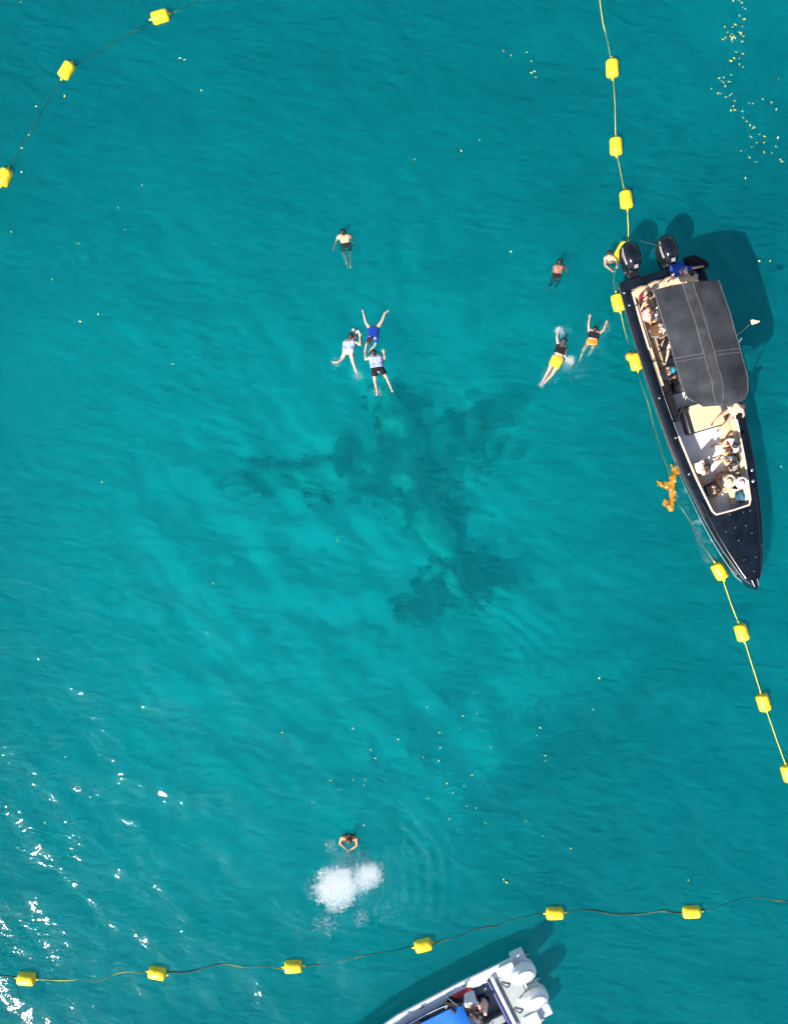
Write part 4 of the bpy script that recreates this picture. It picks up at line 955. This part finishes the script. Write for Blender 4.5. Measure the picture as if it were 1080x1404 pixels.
leaf_m = mat('leaf_yellow', (.48, .38, .03), .6, var=.3, scale=30)
leaf_p = mat('leaf_pale', (.42, .45, .20), .6, var=.3, scale=30)
def leaf_mesh(m):
    mb = MB(); mb.sheet([[(x, w_ * t, .012 * abs(t) + .006 * math.sin(x * 40)) for t in (-1, 0, 1)] for x, w_ in ((-.05, .002), (-.025, .022), (.0, .028), (.028, .018), (.05, .002))], .006)
    o = mb.build('floating_leaf', m, smooth=60); me = o.data; bpy.data.objects.remove(o); return me
LM = [leaf_mesh(leaf_m), leaf_mesh(leaf_p)]
lr = random.Random(11)
def leaf(px, py, label, group, sc=1.0):
    o = bpy.data.objects.new('floating_leaf', lr.choice(LM)); C.objects.link(o)
    o.location = W(px, py, .035); o.rotation_euler = (lr.uniform(-.2, .2), lr.uniform(-.2, .2), lr.uniform(0, 6.28)); k = sc * lr.uniform(.7, 1.25); o.scale = (k, k * lr.uniform(.7, 1.2), k)
    tag(o, label, 'leaf', group)
# drift line (pixels read off the photograph at 3.6x, origin 780,0)
drift = [(808, 5), (838, 2), (850, 14), (855, 38), (868, 44), (838, 78), (862, 96), (766, 132), (805, 134), (818, 122), (852, 132), (780, 160), (800, 170), (795, 182), (806, 186), (812, 178), (818, 188), (838, 160), (846, 170), (858, 180), (848, 162), (757, 195), (770, 186), (806, 208), (800, 196), (852, 206), (822, 258), (855, 266), (792, 300), (812, 288), (838, 288), (798, 302), (838, 318), (856, 332), (798, 370), (738, 386), (760, 382), (750, 400), (760, 408), (788, 404), (768, 426), (700, 438), (732, 460), (802, 462), (792, 470), (772, 480), (815, 498), (808, 524), (796, 546), (815, 544), (852, 550), (856, 582), (874, 600), (890, 618), (908, 628), (904, 634), (914, 630), (938, 664), (890, 672), (898, 678), (962, 674), (924, 704), (960, 704), (900, 726), (1018, 724), (846, 746), (960, 752), (998, 756), (888, 778), (920, 800), (1040, 788), (1048, 798), (1028, 680), (1030, 388), (954, 490), (996, 506), (886, 510), (904, 512), (1020, 540), (868, 880), (744, 462)]
for x, y in drift: leaf(780 + x / 3.6, y / 3.6, 'tiny yellow leaf in the long drifting streak of leaves', 'leaves of the drifting streak', .8)
# scattered (3.6/2.25x crops)
mid_ = [(462, 157), (572, 183), (616, 178), (562, 222), (500, 235), (233, 222), (372, 256), (288, 288), (303, 314), (450, 311), (502, 281), (498, 322), (656, 280), (810, 219), (800, 244), (826, 306), (826, 323), (973, 164), (992, 67), (604, 113), (600, 366), (575, 400), (523, 392), (541, 422), (613, 468), (641, 514), (464, 438), (271, 379), (235, 381), (268, 396), (164, 383), (192, 411), (108, 451), (267, 521), (393, 532), (903, 593), (530, 502), (766, 507), (15, 235), (151, 580), (820, 555), (584, 462)]
for x, y in mid_: leaf(380 + x / 2.25, 900 + y / 2.25, 'tiny yellow leaf scattered on open water between the wreck and the foam', 'leaves between the wreck and the foam', .68)
for x, y in ((50, 146), (40, 185), (276, 124), (195, 254), (247, 80), (253, 82), (89, 132), (30, 236), (30, 203), (162, 285), (172, 315), (16, 318), (108, 334), (72, 383), (110, 441), (135, 431), (140, 661), (292, 800), (237, 499), (463, 741), (90, 1038), (124, 1093), (62, 1128), (29, 3)): leaf(x, y, 'tiny pale leaf floating alone beside the corner buoy line', 'leaves beside the corner buoy line', .8)
for x, y in ((690, 70), (700, 76), (722, 72), (728, 84), (732, 98), (734, 106), (728, 100), (568, 219), (632, 207), (657, 192), (694, 1210), (690, 1206), (768, 1210), (782, 1163), (943, 1207), (820, 930), (740, 998), (1055, 358), (1040, 358), (700, 345), (1013, 570), (1070, 640)): leaf(x, y, 'tiny yellow leaf floating between the two buoy lines', 'leaves between the buoy lines', .8)

ICO = [(0, 0, 1), (.894, 0, .447), (.276, .851, .447), (-.724, .526, .447), (-.724, -.526, .447), (.276, -.851, .447), (.724, .526, -.447), (-.276, .851, -.447), (-.894, 0, -.447), (-.276, -.851, -.447), (.724, -.526, -.447), (0, 0, -1)]
ICF = [(0, 1, 2), (0, 2, 3), (0, 3, 4), (0, 4, 5), (0, 5, 1), (1, 6, 2), (2, 7, 3), (3, 8, 4), (4, 9, 5), (5, 10, 1), (6, 7, 2), (7, 8, 3), (8, 9, 4), (9, 10, 5), (10, 6, 1), (11, 7, 6), (11, 8, 7), (11, 9, 8), (11, 10, 9), (11, 6, 10)]
foam_m = mat('foam_white', (.86, .88, .90), .6, var=.03)
ICV = np.array(ICO); ICI = np.array(ICF)
def foam(blobs, label, seed):
    g = np.random.default_rng(seed); P = []; RR = []
    for (px, py, rpx, n, zlo, zhi, rmin, rmax, fall) in blobs:
        c = W(px, py); rad_ = rpx / S
        k = 0
        while k < n:
            m_ = n * 3
            q = g.uniform(-1.7, 1.7, (m_, 2)); d = np.hypot(q[:, 0], q[:, 1])
            nz_ = np.array([noise.noise(Vector((a * 2.1 + px, b * 2.1 + py, seed))) * .16 + noise.noise(Vector((a * 5 + px, b * 5 + py, seed))) * .18 + noise.noise(Vector((a * 13 + px, b * 13 + py, seed))) * .16 for a, b in q])
            keep = (d + nz_) < (1 - fall * g.random(m_) ** 1.15)
            q = q[keep][:n - k]; k += len(q)
            if len(q) == 0: break
            P.append(np.stack([c.x + q[:, 0] * rad_, c.y + q[:, 1] * rad_, g.uniform(zlo, zhi, len(q))], 1)); RR.append(rmin + (rmax - rmin) * g.random(len(q)) ** 2)
    P = np.concatenate(P); RR = np.concatenate(RR)
    V = (P[:, None, :] + ICV[None] * RR[:, None, None] * np.array([1, 1, .7])).reshape(-1, 3)
    Fc = (ICI[None] + 12 * np.arange(len(P))[:, None, None]).reshape(-1, 3)
    me = bpy.data.meshes.new('foam'); me.from_pydata(V.tolist(), [], Fc.tolist()); me.polygons.foreach_set('use_smooth', [True] * len(me.polygons)); me.materials.append(foam_m)
    o = bpy.data.objects.new('foam', me); C.objects.link(o)
    tag(o, label, 'foam', kind='stuff')
foam([(461, 1218, 33, 15000, .01, .055, .004, .010, .62), (505, 1200, 22, 6500, .0, .04, .003, .009, .8), (484, 1207, 22, 2200, .0, .04, .003, .009, .95), (482, 1205, 36, 15000, -1.3, -.25, .006, .017, .95), (486, 1222, 34, 3500, -1.6, -.4, .005, .014, .95), (493, 1258, 14, 260, .0, .04, .003, .010, .95), (446, 1266, 20, 320, .0, .04, .003, .011, .95), (438, 1216, 24, 700, .0, .04, .003, .010, .95), (455, 1160, 12, 160, .0, .04, .003, .009, .95), (560, 1190, 50, 260, .01, .04, .003, .009, .95), (530, 1235, 40, 200, .01, .04, .003, .009, .95)],
     'white churned foam patch left by the tanned swimmer', 5)
foam([(766, 453, 7, 420, -.03, .05, .003, .010, .95), (773, 458, 13, 240, -.02, .03, .003, .009, .97), (781, 494, 8, 800, -.08, .03, .003, .011, .9), (777, 501, 12, 500, -.25, -.02, .003, .010, .95), (742, 527, 6, 120, -.03, .03, .003, .009, .95), (790, 505, 22, 80, 0, .03, .003, .009, .97), (752, 515, 14, 60, 0, .03, .003, .009, .97)], 'white splashes around the front crawl swimmer in orange shorts', 6)
foam([(490, 514, 10, 110, -.02, .02, .003, .009, .95), (461, 497, 8, 110, -.02, .02, .003, .009, .95), (517, 536, 10, 110, -.02, .02, .003, .009, .95), (829, 450, 9, 90, -.02, .02, .003, .009, .95), (815, 470, 24, 90, -.0, .02, .003, .009, .97)], 'small scattered splash flecks around the swimmers', 8)
foam([(940, 672, 6, 80, -.0, .03, .003, .010, .95), (958, 715, 6, 80, -.0, .03, .003, .010, .95), (975, 740, 6, 60, -.0, .03, .003, .010, .95), (925, 680, 5, 60, -.0, .03, .003, .010, .95), (990, 758, 5, 40, -.0, .03, .003, .010, .95)], 'small foam flecks along the black hull', 9)
